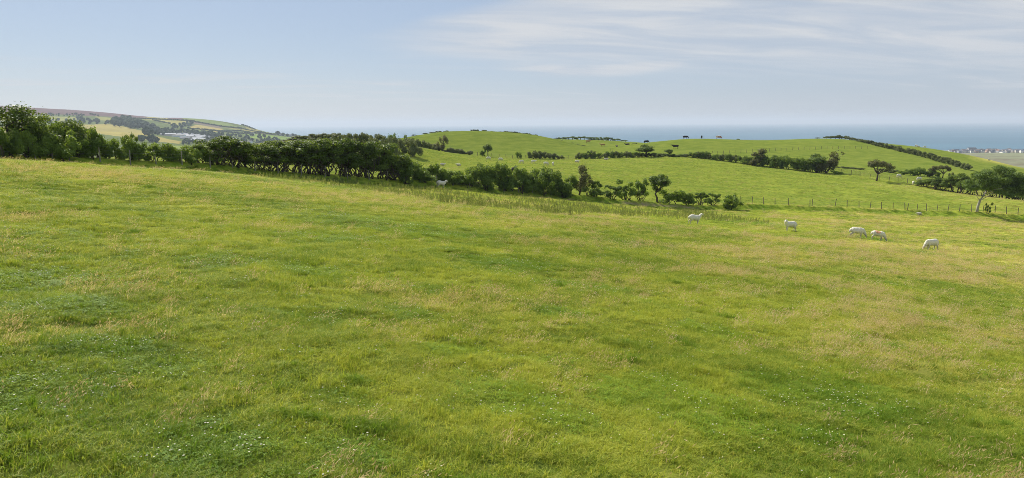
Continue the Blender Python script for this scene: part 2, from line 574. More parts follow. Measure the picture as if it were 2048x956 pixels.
# ------------------------------------------------------------------ ground sheet
radii = [8.0]
while radii[-1] < 1150:
    r = radii[-1]
    radii.append(r + (0.0058 * r if r < 60 else 0.36 if r < 138 else 1.0 if r < 350 else 0.045 * r))
radii = np.array(radii)
NA = 500
ang = np.radians(np.linspace(-62, 62, NA))
RR, AA = np.meshgrid(radii, ang, indexing='ij')
GX = RR * np.sin(AA); GY = RR * np.cos(AA) - 12.0
GZ = ground_z(GX, GY)


# explicit clover patches seen in the photograph: (column, row, radius in metres)
CLOVER = [(70, 550, 1.5), (440, 520, 1.6), (610, 540, 1.5), (150, 605, 0.9), (830, 460, 4.5), (750, 450, 5.0), (1030, 800, 0.8), (1130, 840, 0.6), (1250, 780, 0.9),
          (1400, 820, 1.0), (1330, 770, 0.8), (380, 900, 0.5), (480, 890, 0.4), (820, 628, 0.6), (1120, 625, 0.9), (1640, 790, 1.1),
          (1740, 815, 0.9), (1700, 770, 0.7), (1600, 870, 0.5), (1760, 480, 2.5), (1840, 505, 2.5), (130, 770, 0.7), (60, 800, 0.6), (1500, 445, 5.0), (1760, 690, 0.9),
          (1830, 630, 1.2), (210, 690, 0.7), (980, 520, 2.2), (660, 475, 2.6), (700, 900, 0.5), (1180, 575, 1.4), (1420, 665, 0.9), (300, 740, 0.6), (900, 700, 0.6)]
clover_c = np.array([np.append(hit(a, b)[:2], r) for a, b, r in CLOVER])
hill_fence = np.array([at_depth(a, b, c) for a, b, c in [(1190, 318, 225), (1300, 314, 225), (1450, 322, 215), (1700, 348, 190), (1830, 367, 175), (2048, 403, 150), (2240, 428, 145)]])


def masks(x, y):
    """what grows where: dry seeding grass, clover, lush pasture, bare soil"""
    x = np.asarray(x, float); y = np.asarray(y, float)
    r = np.hypot(x, y)
    d, s = poly_dist(x, y, hedge_w)
    beyond = np.where(s > 0, sstep(d, 0.0, 3.0), 0.0)
    # patches are streaked along the contour
    ca, sa = math.cos(-0.35), math.sin(-0.35)
    u = x * ca - y * sa; v = x * sa + y * ca
    a = fbm(u / 3.6, v / 1.8, 41, 4, gain=0.6)
    b = fbm(u / 12.0, v / 6.0, 51, 3)
    az_ = x / np.maximum(y, 1.0)
    bias = 0.12 * sstep(az_, 0.22, 0.55) + 0.06 * sstep(r, 14, 30) + 0.0
    dry = 0.85 * sstep(0.62 * a + 0.38 * b + bias, 0.48, 0.84)
    dry = dry * (1 - beyond) + beyond * 0.30 * sstep(fbm(u / 14, v / 7, 61, 4), 0.42, 0.66)
    edge = np.exp(-(d / 3.2) ** 2) * (s < 0) * sstep(x, -8, 10)
    dry = np.clip(dry + 0.55 * edge * fbm(x / 3, y / 3, 62, 2) * 1.4 + np.where(s > 0, 0.6 * np.exp(-((d - 2.5) / 3.0) ** 2) * sstep(x, 25, 40), 0), 0, 1)
    clo = np.zeros(x.shape)
    wob = 1.1 + 1.0 * (fbm(x / 0.6, y / 0.6, 71, 3) - 0.5) + 0.7 * (fbm(x / 2.5, y / 2.5, 72, 2) - 0.5)
    for cx_, cy_, rr in clover_c:
        e = np.hypot((x - cx_), (y - cy_)) / rr * wob
        clo = np.maximum(clo, 0.85 * sstep(e, 1.1, 0.35))
    clo = np.maximum(clo, 0.7 * sstep(fbm(x / 1.6, y / 1.1, 81, 4), 0.66, 0.80) * (r < 70))
    clo *= 1 - beyond
    bankside = np.where(s < 0, np.exp(-((d - 1.2) / 1.3) ** 2), 0) * (0.5 + fbm(x / 3, y / 3, 64, 3))
    clo = np.maximum(clo, 0.9 * np.clip(bankside, 0, 1))
    dry = dry * (1 - 0.75 * clo)
    px, py, zc = project(np.stack([x, y, tps(x, y)], -1)) if x.size else (x, x, x)
    # the two hills are grazed shorter and greener than the field between
    dh, sh = poly_dist(x, y, hill_fence)
    lush = beyond * (0.55 + 0.45 * np.where((sh > 0) & (x > 15), sstep(dh, 0, 6), sstep(y, 215, 238)))
    dryhill = sstep(px, 1880, 1990) * sstep(y, 255, 300) * 0.95
    dry = np.maximum(dry * (1 - 0.45 * lush), dryhill * (y > 200))
    dry = np.maximum(dry, np.where((y > 120) & (y < 175) & (x > 88), 0.45, 0))
    so = np.zeros(x.shape)
    so = np.exp(-((d - 0.9) / 0.9) ** 2) * (s < 0) * sstep(x, 13, 18) * sstep(x, 34, 28) * 0.62
    return dry, np.clip(clo, 0, 1), np.clip(lush, 0, 1), so


md, mc, ml, ms = masks(GX, GY)
NR = len(radii)
idx = np.arange(NR * NA).reshape(NR, NA)
quads = np.stack([idx[:-1, :-1], idx[1:, :-1], idx[1:, 1:], idx[:-1, 1:]], -1).reshape(-1, 4)[:, ::-1]
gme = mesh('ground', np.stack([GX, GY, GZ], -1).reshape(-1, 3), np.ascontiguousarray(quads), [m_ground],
           {'dry': md.ravel(), 'clover': mc.ravel(), 'lush': ml.ravel(), 'soil': ms.ravel(), 'thatch_shade': sstep(np.hypot(GX, GY), 75, 14).ravel()}, True)
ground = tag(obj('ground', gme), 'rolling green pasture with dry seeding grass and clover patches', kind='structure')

# ------------------------------------------------------------------ sea
m_sea, t = new_mat('sea_water')
P = wpos(t)
sm = t.n('ShaderNodeMapping', {'Vector': P, 'Scale': (0.0007, 0.0022, 0.001)}).outputs[0]
ns = t.noise(sm, 1.0, 6, 0.6)
nw = t.noise(t.n('ShaderNodeMapping', {'Vector': P, 'Scale': (0.02, 0.05, 0.05)}).outputs[0], 1.0, 5, 0.65)
sc_ = t.mix(t.ramp(ns, 0.35, 0.65), (0.045, 0.125, 0.185), (0.062, 0.160, 0.225))
bm = t.n('ShaderNodeBump', {'Strength': 0.5, 'Distance': 3.0, 'Height': nw})
out(t, t.n('ShaderNodeBsdfPrincipled', {'Base Color': sc_, 'Roughness': 0.42, 'Specular IOR Level': 0.28, 'IOR': 1.33, 'Normal': bm.outputs[0]}).outputs[0])
sx = np.array([-42000, -12000, -3000, 0, 3000, 12000, 42000.0]); sy = np.array([-3000, 300, 1500, 4000, 10000, 20000, 36000.0])
SX, SY = np.meshgrid(sx, sy)
ii = np.arange(49).reshape(7, 7)
sea = tag(obj('sea', mesh('sea', np.stack([SX.ravel(), SY.ravel(), np.zeros(49)], 1), np.stack([ii[:-1, :-1], ii[:-1, 1:], ii[1:, 1:], ii[1:, :-1]], -1).reshape(-1, 4), [m_sea])),
          'calm hazy blue sea reaching to the horizon', kind='structure')

# ------------------------------------------------------------------ far land on the left: ridge, fields, woods
FAR = [(-320, 205, 3300), (-150, 207, 3250), (0, 212, 3200), (60, 215, 3200), (140, 219, 3200), (250, 228, 3200), (360, 238, 3150), (420, 240, 3100), (480, 250, 3000),
       (530, 264, 2900), (570, 271, 2800), (605, 276, 2700), (180, 251, 2200), (80, 233, 2700), (0, 250, 2200), (-300, 250, 2200), (300, 250, 2500),
       (345, 262, 2300), (400, 262, 2400), (450, 263, 2600), (340, 273, 2100), (420, 279, 2000), (470, 284, 2000), (500, 274, 2300), (580, 279, 2250),
       (240, 266, 1700), (300, 277, 1600), (360, 287, 1500), (420, 294, 1550), (100, 270, 1500), (0, 285, 1200), (-300, 285, 1200), (480, 296, 1500), (600, 296, 1500),
       (250, 240, 2850), (130, 240, 2650)]
fc = []
for a, b, c in FAR:
    p = at_depth(a, b, c); fc.append(tuple(p))
for a, c, z in [(-320, 4300, 120), (0, 4300, 110), (140, 4200, 100), (250, 4200, 80), (360, 4100, 60), (420, 4000, 50), (480, 3900, 20), (530, 3600, -4), (570, 3400, -6),
                (620, 3300, -8), (650, 2700, -6), (690, 2200, -8), (700, 1500, -8), (700, 3500, -8), (660, 1900, 4), (0, 800, 20), (300, 800, 25), (600, 800, 25), (-320, 800, 20), (700, 900, 0)]:
    p = at_depth(a, 250, c); fc.append((p[0], p[1], z))
ftps = TPS(fc, 1e-4, 1000.0)


def far_z(x, y):
    return ftps(x, y) + 9.0 * (fbm(np.asarray(x) / 260, np.asarray(y) / 260, 91, 3) - 0.5)


def far_hit(px, py):
    d = ray(px, py)
    T = np.linspace(1000, 4000, 700) / d[1]
    Pq = d[None] * T[:, None] + np.array([0, 0, CAM_Z])
    g = far_z(Pq[:, 0], Pq[:, 1])
    i = np.where(Pq[:, 2] < g)[0]
    k = int(i[0]) if len(i) else int(np.argmin(Pq[:, 2] - g))
    p = Pq[k].copy(); p[2] = float(far_z(p[0], p[1]))
    return p


FIELDS = [  # outlines of the fields on the far slope, with their own colours
    ([(-400, 190), (90, 210), (250, 224), (372, 236), (372, 241), (300, 237), (262, 236), (200, 232), (130, 229), (80, 230), (-400, 224)], (0.150, 0.100, 0.095)),
    ([(180, 249), (215, 248), (287, 261), (303, 271), (363, 283), (359, 288), (287, 280), (225, 271), (197, 267), (100, 275), (-300, 290), (-300, 262), (100, 250)], (0.330, 0.285, 0.095)),
    ([(277, 237), (310, 233), (376, 243), (351, 252), (335, 248), (306, 241)], (0.300, 0.280, 0.095)),
    ([(380, 254), (390, 249), (446, 258), (441, 264), (417, 261), (376, 257)], (0.360, 0.300, 0.110)),
    ([(-300, 232), (82, 232), (154, 234), (154, 246), (86, 242), (-300, 244)], (0.250, 0.265, 0.085)),
    ([(189, 232), (232, 237), (226, 241), (203, 241)], (0.270, 0.265, 0.085)),
    ([(363, 236), (409, 237), (446, 244), (484, 257), (446, 254), (396, 245), (372, 240)], (0.170, 0.215, 0.070)),
    ([(372, 240), (396, 245), (446, 254), (440, 257), (386, 247)], (0.185, 0.150, 0.120)),
    ([(446, 254), (484, 257), (500, 252), (523, 262), (532, 268), (501, 267)], (0.250, 0.240, 0.085)),
    ([(484, 269), (523, 268), (600, 276), (590, 281), (507, 276)], (0.180, 0.260, 0.060)),
    ([(418, 271), (450, 272), (452, 277), (420, 276)], (0.200, 0.270, 0.060)),
    ([(330, 292), (470, 292), (470, 300), (330, 300)], (0.190, 0.240, 0.055)),
]
fa = np.linspace((-330 - CX) / F_PX, (715 - CX) / F_PX, 300)
fy_ = np.concatenate([np.linspace(800, 1400, 30), np.linspace(1410, 3300, 230), np.linspace(3340, 4300, 20)])
FA, FY = np.meshgrid(fa, fy_)
FX = FA * FY
FZ = far_z(FX, FY)
fpx, fpy, _ = project(np.stack([FX, FY, FZ], -1))
wx = 6 * (fbm(FX / 90, FY / 90, 95, 3) - 0.5); wy = 2.5 * (fbm(FX / 90, FY / 90, 96, 3) - 0.5)
fcol = np.empty(FX.shape + (3,)); fcol[:] = (0.120, 0.150, 0.055)
for poly, c in FIELDS:
    m_ = in_poly(fpx + wx, fpy + wy, poly)
    fcol[m_] = c
fcol *= (0.8 + 0.4 * fbm(FX / 60, FY / 60, 97, 4))[..., None]
m_far, t = new_mat('far_hillside')
P = wpos(t)
ca_ = t.attr('field_colour').outputs['Color']
nf = t.noise(P, 0.05, 6, 0.65)
out(t, t.n('ShaderNodeBsdfDiffuse', {'Color': t.mix(nf, t.mix(1.0, ca_, (0.75, 0.75, 0.75), 'MULTIPLY'), t.mix(1.0, ca_, (1.2, 1.2, 1.2), 'MULTIPLY')),
                                     'Normal': t.n('ShaderNodeBump', {'Strength': 0.6, 'Distance': 2.0, 'Height': nf}).outputs[0]}).outputs[0])
k0, k1 = FX.shape
idx = np.arange(k0 * k1).reshape(k0, k1)
hill = tag(obj('hill', mesh('hill', np.stack([FX, FY, FZ], -1).reshape(-1, 3), np.stack([idx[:-1, :-1], idx[:-1, 1:], idx[1:, 1:], idx[1:, :-1]], -1).reshape(-1, 4), [m_far],
                           {'field_colour': fcol.reshape(-1, 3)}, True)), 'far heather-topped ridge with patchwork fields above the sea', kind='structure')

# low marsh and shore on the right
lx = np.linspace(250, 4200, 190); ly = np.linspace(500, 2150, 110)
LX, LY = np.meshgrid(lx, ly)
coast = 2030 + 25 * np.sin(LX / 160) + 30 * (fbm(LX / 120, LX * 0, 101, 2) - 0.5)
left = 0.612 * LY - 20 + 18 * np.sin(LY / 70)
sd = np.minimum(coast - LY, (LX - left))
LZ = -1.5 + 4.0 * sstep(sd, -6, 30) + 0.6 * fbm(LX / 60, LY / 60, 103, 2)
m_marsh, t = new_mat('marsh_and_shore')
P = wpos(t)
mp = t.n('ShaderNodeMapping', {'Vector': P, 'Scale': (0.0018, 0.010, 0.0)}).outputs[0]
nm = t.noise(mp, 1.0, 5, 0.6)
nm2 = t.noise(P, 0.03, 5, 0.6)
mcol = t.mix(t.ramp(nm, 0.42, 0.58), (0.130, 0.105, 0.065), (0.190, 0.215, 0.115))
mcol = t.mix(t.ramp(nm2, 0.4, 0.7), mcol, (0.23, 0.23, 0.14))
sh = t.attr('shore').outputs['Fac']
mcol = t.mix(sh, mcol, (0.55, 0.53, 0.48))
out(t, t.n('ShaderNodeBsdfDiffuse', {'Color': mcol}).outputs[0])
k0, k1 = LX.shape
idx = np.arange(k0 * k1).reshape(k0, k1)
marsh = tag(obj('marsh', mesh('marsh', np.stack([LX, LY, LZ], -1).reshape(-1, 3), np.stack([idx[:-1, :-1], idx[:-1, 1:], idx[1:, 1:], idx[1:, :-1]], -1).reshape(-1, 4), [m_marsh],
                             {'shore': (sstep(sd, 34, 16) * (sd > -20)).ravel()}, True)), 'flat brown and grey-green coastal marsh behind the seaside town', kind='structure')

# ------------------------------------------------------------------ plants: leaf crowns and stems
def crown_arrays(rs, lobes, n, size, gap=0.38, gfreq=1.5, up=0.35, seed=0, sprig=0.0, aspect=0.62):
    """many leaf-sized faces spread through a set of ellipsoids, thinned by noise so that gaps show"""
    lob = np.asarray(lobes, float)
    vol = (lob[:, 3] * lob[:, 4] * lob[:, 5]) ** 0.75
    k = rs.choice(len(lob), size=int(n * 1.9), p=vol / vol.sum())
    d = rs.normal(size=(len(k), 3)); d /= np.linalg.norm(d, axis=1)[:, None]
    r = rs.random(len(k)) ** 0.42
    if sprig:
        sp = rs.random(len(k)) < 0.16
        r = np.where(sp, r * (1 + sprig * rs.random(len(k)) * (vnoise(d[:, 0] * 3 + k, d[:, 1] * 3, 5, d[:, 2] * 3) > 0.55)), r)
    p = lob[k, :3] + d * r[:, None] * lob[k, 3:6]
    g = fbm(p[:, 0] * gfreq, p[:, 1] * gfreq, seed + 7, 2, p[:, 2] * gfreq)
    keep = (g > gap) & (p[:, 2] > 0.03)
    p, d, g, k = p[keep][:n], d[keep][:n], g[keep][:n], k[keep][:n]
    m = len(p)
    nrm = d + rs.normal(size=(m, 3)) * 0.75 + np.array([0, 0, up])
    nrm /= np.linalg.norm(nrm, axis=1)[:, None]
    a = np.cross(nrm, rs.normal(size=(m, 3))); a /= np.linalg.norm(a, axis=1)[:, None] + 1e-9
    b = np.cross(nrm, a)
    s = size * (0.55 + 0.9 * rs.random(m))
    L = a * s[:, None]; W = b * (s * aspect)[:, None]
    bend = nrm * (s * 0.22)[:, None]
    V = np.stack([p - L, p + W * 0.9 - bend, p + L, p - W * 0.9 - bend], 1).reshape(-1, 3)
    Fq = np.arange(4 * m).reshape(-1, 4)
    rnd = np.clip(0.28 * rs.random(m) + 0.5 * _h(k, k * 3, k * 7, seed) * 0.6 + 0.55 * (g - gap) / (1 - gap), 0, 1)
    return V, Fq, np.repeat(rnd, 4)


def limb(rs, geo, a, b, r0, r1, wob=0.12, seg=5, sides=6):
    a = np.asarray(a, float); b = np.asarray(b, float)
    T = np.linspace(0, 1, seg)
    P_ = a + (b - a) * T[:, None]
    P_[1:-1] += rs.normal(size=(seg - 2, 3)) * wob * np.linalg.norm(b - a) * 0.5
    geo.tube(P_, r0 + (r1 - r0) * T, sides)
    return P_


def plant_proto(kind, seed):
    rs = np.random.default_rng(seed)
    g = Geo()
    L = []
    mat, bark, n, size, gap, gf, sprig = m_hawthorn, m_bark, 4200, 0.085, 0.36, 1.5, 0.5
    if kind == 'hedge_tree':            # tall hawthorn of the hedge: bare stems below, crown above
        H, Wd = 4.5, 3.0
        for i in range(16):
            an = rs.random() * 6.28; rr = rs.random() ** 0.5 * 1.15
            L.append((math.cos(an) * rr, math.sin(an) * rr * 0.8, 1.25 + rs.random() * 2.5, 0.36 + 0.4 * rs.random(), 0.45 + 0.3 * rs.random(), 0.34 + 0.3 * rs.random()))
        for i in range(8):
            an = rs.random() * 6.28
            c = L[i]
            base = (0.75 * math.cos(an), 0.3 * math.sin(an), -0.15)
            mid = (0.85 * math.cos(an) + rs.normal() * 0.25, 0.45 * math.sin(an), 0.9)
            limb(rs, g, base, mid, 0.065, 0.05, 0.2); limb(rs, g, mid, c[:3], 0.05, 0.02)
            limb(rs, g, mid, L[i + 5][:3], 0.04, 0.015)
        mat, n, size, sprig = m_hawthorn, 6800, 0.078, 1.0
    elif kind == 'hedge_low':           # thick hedge bush, leafy to the ground
        H, Wd = 1.9, 2.4
        for i in range(15):
            L.append((rs.uniform(-0.95, 0.95), rs.uniform(-0.55, 0.55), rs.uniform(0.18, 1.15) + 0.5 * rs.random() ** 3, 0.24 + 0.26 * rs.random(), 0.3 + 0.22 * rs.random(), 0.2 + 0.2 * rs.random()))
        for i in range(4):
            limb(rs, g, (rs.uniform(-0.4, 0.4), rs.uniform(-0.2, 0.2), -0.12), L[i][:3], 0.05, 0.015)
        mat, n, size, gap, sprig = m_hedge, 5200, 0.060, 0.34, 1.1
    elif kind == 'rough_tree':          # overgrown hawthorn, crown down to the ground
        H, Wd = 4.4, 4.4
        for i in range(22):
            an = rs.random() * 6.28; z = rs.uniform(0.35, 3.7); rr = rs.random() ** 0.5 * (1.85 - 0.30 * z)
            L.append((math.cos(an) * rr, math.sin(an) * rr, z, 0.5 + 0.3 * rs.random(), 0.5 + 0.3 * rs.random(), 0.45 + 0.25 * rs.random()))
        for i in range(6):
            limb(rs, g, (rs.normal() * 0.2, rs.normal() * 0.2, -0.15), L[i][:3], 0.09, 0.025)
        mat, n, size, sprig = m_hawthorn, 9500, 0.072, 1.1
    elif kind == 'gorse':               # knobbly evergreen gorse
        H, Wd = 1.6, 2.2
        for i in range(15):
            an = rs.random() * 6.28; rr = rs.random() ** 0.5 * 0.8
            L.append((math.cos(an) * rr, math.sin(an) * rr, 0.25 + rs.random() * (1.15 - 0.75 * rr), 0.25 + 0.16 * rs.random(), 0.25 + 0.16 * rs.random(), 0.22 + 0.12 * rs.random()))
        for i in range(4):
            limb(rs, g, (rs.normal() * 0.12, rs.normal() * 0.12, -0.1), L[i][:3], 0.045, 0.015)
        mat, n, size, gap, gf, sprig = m_gorse, 4200, 0.058, 0.34, 2.6, 0.45
    elif kind == 'gappy_bush':          # old open bush with stems that show
        H, Wd = 2.6, 2.8
        for i in range(13):
            L.append((rs.uniform(-1.05, 1.05), rs.uniform(-0.5, 0.5), rs.uniform(0.45, 2.2), 0.24 + 0.24 * rs.random(), 0.28 + 0.2 * rs.random(), 0.2 + 0.18 * rs.random()))
        for i in range(9):
            limb(rs, g, (L[i][0] * 0.35, L[i][1] * 0.3, -0.12), L[i][:3], 0.06, 0.02, 0.2)
        mat, n, size, gap, gf, sprig = m_hedge, 4200, 0.068, 0.38, 2.0, 1.0
    elif kind == 'upright_tree':        # feathery upright crown
        H, Wd = 4.0, 2.7
        for i in range(14):
            an = rs.random() * 6.28; z = rs.uniform(0.7, 3.3); rr = rs.random() ** 0.5 * (0.35 + 0.75 * math.sin(math.pi * min(1, z / 3.9)))
            L.append((math.cos(an) * rr + 0.12 * z, math.sin(an) * rr, z, 0.30 + 0.15 * rs.random(), 0.30 + 0.15 * rs.random(), 0.5 + 0.25 * rs.random()))
        limb(rs, g, (0, 0, -0.15), (0.3, 0, 2.6), 0.11, 0.03, 0.05)
        for i in range(7):
            limb(rs, g, (0.05 + 0.02 * i, 0, 0.35 + 0.25 * i), L[i][:3], 0.045, 0.015)
        mat, n, size, gap, gf, sprig = m_brown, 5600, 0.06, 0.36, 2.2, 1.2
    elif kind == 'round_tree':          # round crown on a short trunk
        H, Wd = 4.0, 3.0
        for i in range(12):
            d = rs.normal(size=3); d /= np.linalg.norm(d); rr = rs.random() ** 0.4 * 0.85
            L.append((d[0] * rr, d[1] * rr, 2.6 + d[2] * rr * 0.95, 0.42 + 0.25 * rs.random(), 0.42 + 0.25 * rs.random(), 0.4 + 0.2 * rs.random()))
        limb(rs, g, (0, 0, -0.15), (0.1, 0, 1.6), 0.12, 0.08, 0.06)
        for i in range(6):
            limb(rs, g, (0.1, 0, 1.4), L[i][:3], 0.06, 0.02)
        mat, n, size = m_hawthorn, 4800, 0.08
    elif kind == 'windswept_tree':      # short leaning trunk, flat crown streaming downwind
        H, Wd = 3.4, 5.0
        for i in range(18):
            u = rs.random()
            x = -1.9 + 4.1 * u
            L.append((x, rs.normal() * 0.7, 1.75 + 0.7 * math.sin(math.pi * (0.15 + 0.8 * u)) + rs.random() * 0.5, 0.45 + 0.3 * rs.random(), 0.45 + 0.3 * rs.random(), 0.28 + 0.16 * rs.random()))
        limb(rs, g, (-0.15, 0, -0.15), (0.05, 0, 1.15), 0.17, 0.12, 0.08)
        for i in range(9):
            limb(rs, g, (0.05, 0, 1.05), L[i][:3], 0.085, 0.02, 0.1)
        mat, n, size, gap, gf, sprig = m_brown, 6800, 0.075, 0.35, 1.6, 0.6
    elif kind == 'leaning_bush':        # thick bush pushed over by the wind
        H, Wd = 3.2, 3.0
        for i in range(12):
            z = rs.uniform(0.5, 2.7)
            L.append((-0.7 + 0.55 * z + rs.normal() * 0.35, rs.normal() * 0.4, z, 0.35 + 0.2 * rs.random(), 0.35 + 0.2 * rs.random(), 0.4 + 0.2 * rs.random()))
        for i in range(5):
            limb(rs, g, (-0.6 + rs.normal() * 0.1, 0, -0.15), L[i][:3], 0.07, 0.02)
        mat, n, size, sprig = m_brown, 4800, 0.07, 1.0
    V, Fq, rnd = crown_arrays(rs, L, n, size, gap, gf, 0.35, seed, sprig)
    # set the proto to exactly its nominal height and width
    zt = np.percentile(V[:, 2], 99.6)
    cm = mesh(kind + '_crown', V, Fq, [mat], {'rnd': rnd})
    tm = g.mesh(kind + '_trunk', [bark], True)
    wx_ = np.percentile(V[:, 0], 98.5) - np.percentile(V[:, 0], 1.5)
    xo = 0.5 * (np.percentile(V[:, 0], 98.5) + np.percentile(V[:, 0], 1.5))
    # one mesh with both, for plants too far off to show their parts
    jm = mesh(kind + '_whole', np.concatenate([V, np.concatenate(g.v)]), [list(q) for q in Fq.tolist()] + [[i + len(V) for i in q] for q in g.f], [mat, bark],
              {'rnd': np.concatenate([rnd, np.concatenate(g.a)])}, False, [0] * len(Fq) + [1] * len(g.f))
    return dict(trunk=tm, crown=cm, whole=jm, H=zt, W=wx_, xo=xo)


PROTO = {}
for kd, nv in (('hedge_tree', 6), ('hedge_low', 5), ('rough_tree', 3), ('gorse', 5), ('gappy_bush', 4), ('upright_tree', 2), ('round_tree', 3), ('windswept_tree', 2), ('leaning_bush', 2)):
    PROTO[kd] = [plant_proto(kd, 100 + 17 * i + len(kd) * 31) for i in range(nv)]

NAMES = {'hedge_tree': 'hawthorn_tree', 'hedge_low': 'hedge_bush', 'rough_tree': 'hawthorn_tree', 'gorse': 'gorse_bush', 'gappy_bush': 'open_bush', 'upright_tree': 'russet_tree',
         'round_tree': 'round_tree', 'windswept_tree': 'windswept_tree', 'leaning_bush': 'leaning_tree'}


def plant(kind, px, base, top, width, label, cat, group=None, Y=None, var=None, whole=False, spin=None, depth_ratio=1.0, xflip=False):
    """stand one plant so that its foot is at (px, base) on the ground, or Y metres away, and it reaches row top"""
    if Y is None:
        p = hit(px, base)
    else:
        q = at_depth(px, base, Y); p = np.array([q[0], q[1], float(ground_z(q[0], q[1]))])
    _, gpy, zc = project(p)
    h = max((gpy - top) * zc / F_PX, 0.3)
    wd = width * zc / F_PX
    pr = PROTO[kind][random.randrange(len(PROTO[kind])) if var is None else var]
    sz = h / pr['H']; sxy = wd / pr['W']
    if spin is None:
        spin = random.choice([0, math.pi]) + random.uniform(-0.5, 0.5) if kind not in ('windswept_tree', 'leaning_bush', 'upright_tree') else random.uniform(-0.25, 0.25)
    sc = (sxy, sxy * depth_ratio, sz)
    nm = NAMES[kind]
    if whole:
        o = obj(nm, pr['whole'], None, p, (0, 0, spin), sc)
    else:
        o = bpy.data.objects.new(nm, None); COL.objects.link(o)
        o.empty_display_size = 0.3
        o.location = [float(v) for v in p]; o.rotation_euler = (0, 0, spin); o.scale = sc
        obj('trunk', pr['trunk'], o); obj('crown', pr['crown'], o)
    tag(o, label, cat, group)
    return o


_unit = ['first', 'second', 'third', 'fourth', 'fifth', 'sixth', 'seventh', 'eighth', 'ninth']
ORD = _unit + ['tenth', 'eleventh', 'twelfth', 'thirteenth', 'fourteenth', 'fifteenth', 'sixteenth', 'seventeenth', 'eighteenth', 'nineteenth']
for _t, _u in (('twent', 'twenty'), ('thirt', 'thirty'), ('fort', 'forty'), ('fift', 'fifty'), ('sixt', 'sixty'), ('sevent', 'seventy')):
    ORD += [_t + 'ieth'] + [_u + '-' + q for q in _unit]


def along(pts, x):
    """row and distance of the hedge line at a photo column"""
    P_ = np.array(pts, float)
    return float(np.interp(x, P_[:, 0], P_[:, 1])), float(np.interp(x, P_[:, 0], P_[:, 2]))


def row(kind, xs, tops, widths, label, cat, group, line=HEDGE, dY=0.0, whole=False, jit=2.0, var=None):
    for i, x in enumerate(xs):
        b, Y = along(line, x)
        tp = np.interp(x, [a for a, _ in tops], [b_ for _, b_ in tops]) + random.uniform(-jit, jit)
        wd = (widths if np.isscalar(widths) else widths[i]) * random.uniform(0.9, 1.12)
        plant(kind if isinstance(kind, str) else kind[i % len(kind)], x, b, tp, wd, label.format(ORD[i]), cat, group, Y=Y + dY + random.uniform(-0.4, 0.4), whole=whole, var=var)


G1 = 'bushes and trees of the near hedge'
# overgrown left end
plant('rough_tree', -58, 300, 216, 110, 'tall hawthorn tree cut by the left edge of the picture', 'tree', G1, Y=49.5, var=0)
plant('rough_tree', 22, 304, 214, 108, 'tallest dark hawthorn tree at the left end of the near hedge', 'tree', G1, Y=52, var=1)
plant('rough_tree', 66, 306, 230, 84, 'sloping shoulder hawthorn just right of the tallest hedge tree', 'tree', G1, Y=53.5, var=2)
plant('hedge_low', 98, 309, 246, 60, 'rounded bush filling the dip beside the tallest hedge tree', 'bush', G1, Y=55, var=0)
plant('hedge_low', 125, 311, 250, 50, 'light leaved bush under the twin topped hawthorn', 'bush', G1, Y=55.5, var=1)
plant('rough_tree', 150, 313, 242, 62, 'twin topped hawthorn standing above the clipped hedge on the left', 'tree', G1, Y=57, var=0)
plant('hedge_low', 118, 309, 262, 66, 'shaded bush behind the first pale posts at left', 'bush', G1, Y=54, var=3)
plant('hedge_low', 190, 314, 258, 48, 'round topped bush with a flat cap right of the twin topped hawthorn', 'bush', G1, Y=57.5, var=2)
row('hedge_low', np.arange(160, 432, 20), [(160, 272), (200, 277), (230, 280), (260, 277), (300, 291), (330, 289), (365, 292), (400, 293), (432, 292)], 38,
    'low clipped hedge bush, {} from the left in the stretch left of the tall hedge', 'bush', G1, jit=3.0)
plant('gappy_bush', 268, 318, 268, 30, 'leggy sprig bush rising above the low clipped hedge', 'bush', G1, Y=61, var=0)
row('hedge_low', [-30, -4, 22, 48, 74], [(-30, 262), (0, 258), (40, 256), (74, 262)], 46, 'shaded bush at the foot of the tallest hedge trees, {} from the left', 'bush', G1, dY=-0.7, jit=5)
# tall stretch with bare stems
row('hedge_tree', [424, 450, 478, 506, 532, 556, 580, 604, 628, 652, 676, 700, 724, 746, 766, 784],
    [(424, 282), (440, 274), (470, 278), (500, 290), (520, 294), (545, 284), (575, 283), (600, 278), (630, 282), (670, 280), (700, 282), (740, 284), (766, 288), (785, 310)], 60,
    'bare stemmed hawthorn, {} from the left in the tall part of the hedge', 'tree', G1, jit=3.5)
row('hedge_tree', [438, 492, 544, 592, 640, 688, 736], [(438, 290), (500, 300), (560, 290), (640, 288), (736, 294)], 50,
    'hawthorn in the rear rank of the tall hedge, {} from the left', 'tree', G1, dY=1.6, jit=3)
# lower stretch down to the russet tree
row('hedge_low', [800, 818, 838, 858, 878, 898, 918, 938, 958, 978, 998, 1018, 1038, 1058, 1078, 1098, 1118, 1134],
    [(800, 308), (820, 318), (840, 330), (880, 335), (920, 338), (960, 330), (990, 329), (1030, 336), (1060, 341), (1085, 341), (1110, 347), (1134, 356)], 44,
    'leafy bush, {} from the left in the low hedge right of the tall stretch', 'bush', G1, jit=5.5)
row('hedge_low', [810, 850, 890, 930, 970, 1010, 1050, 1090, 1125], [(810, 330), (870, 350), (930, 350), (1000, 350), (1090, 358), (1125, 366)], 40,
    'shaded bush along the foot of the low hedge, {} from the left', 'bush', G1, dY=-1.2, jit=3)
plant('upright_tree', 1158, 389, 331, 40, 'upright russet brown tree at the break in the near hedge', 'tree', G1, Y=102.5, var=0)
plant('hedge_low', 1182, 398, 374, 40, 'low dark bush at the foot of the russet tree', 'bush', G1, Y=103)
plant('gappy_bush', 1190, 394, 362, 24, 'thin open sapling right beside the russet tree', 'bush', G1, Y=103.5, var=1)
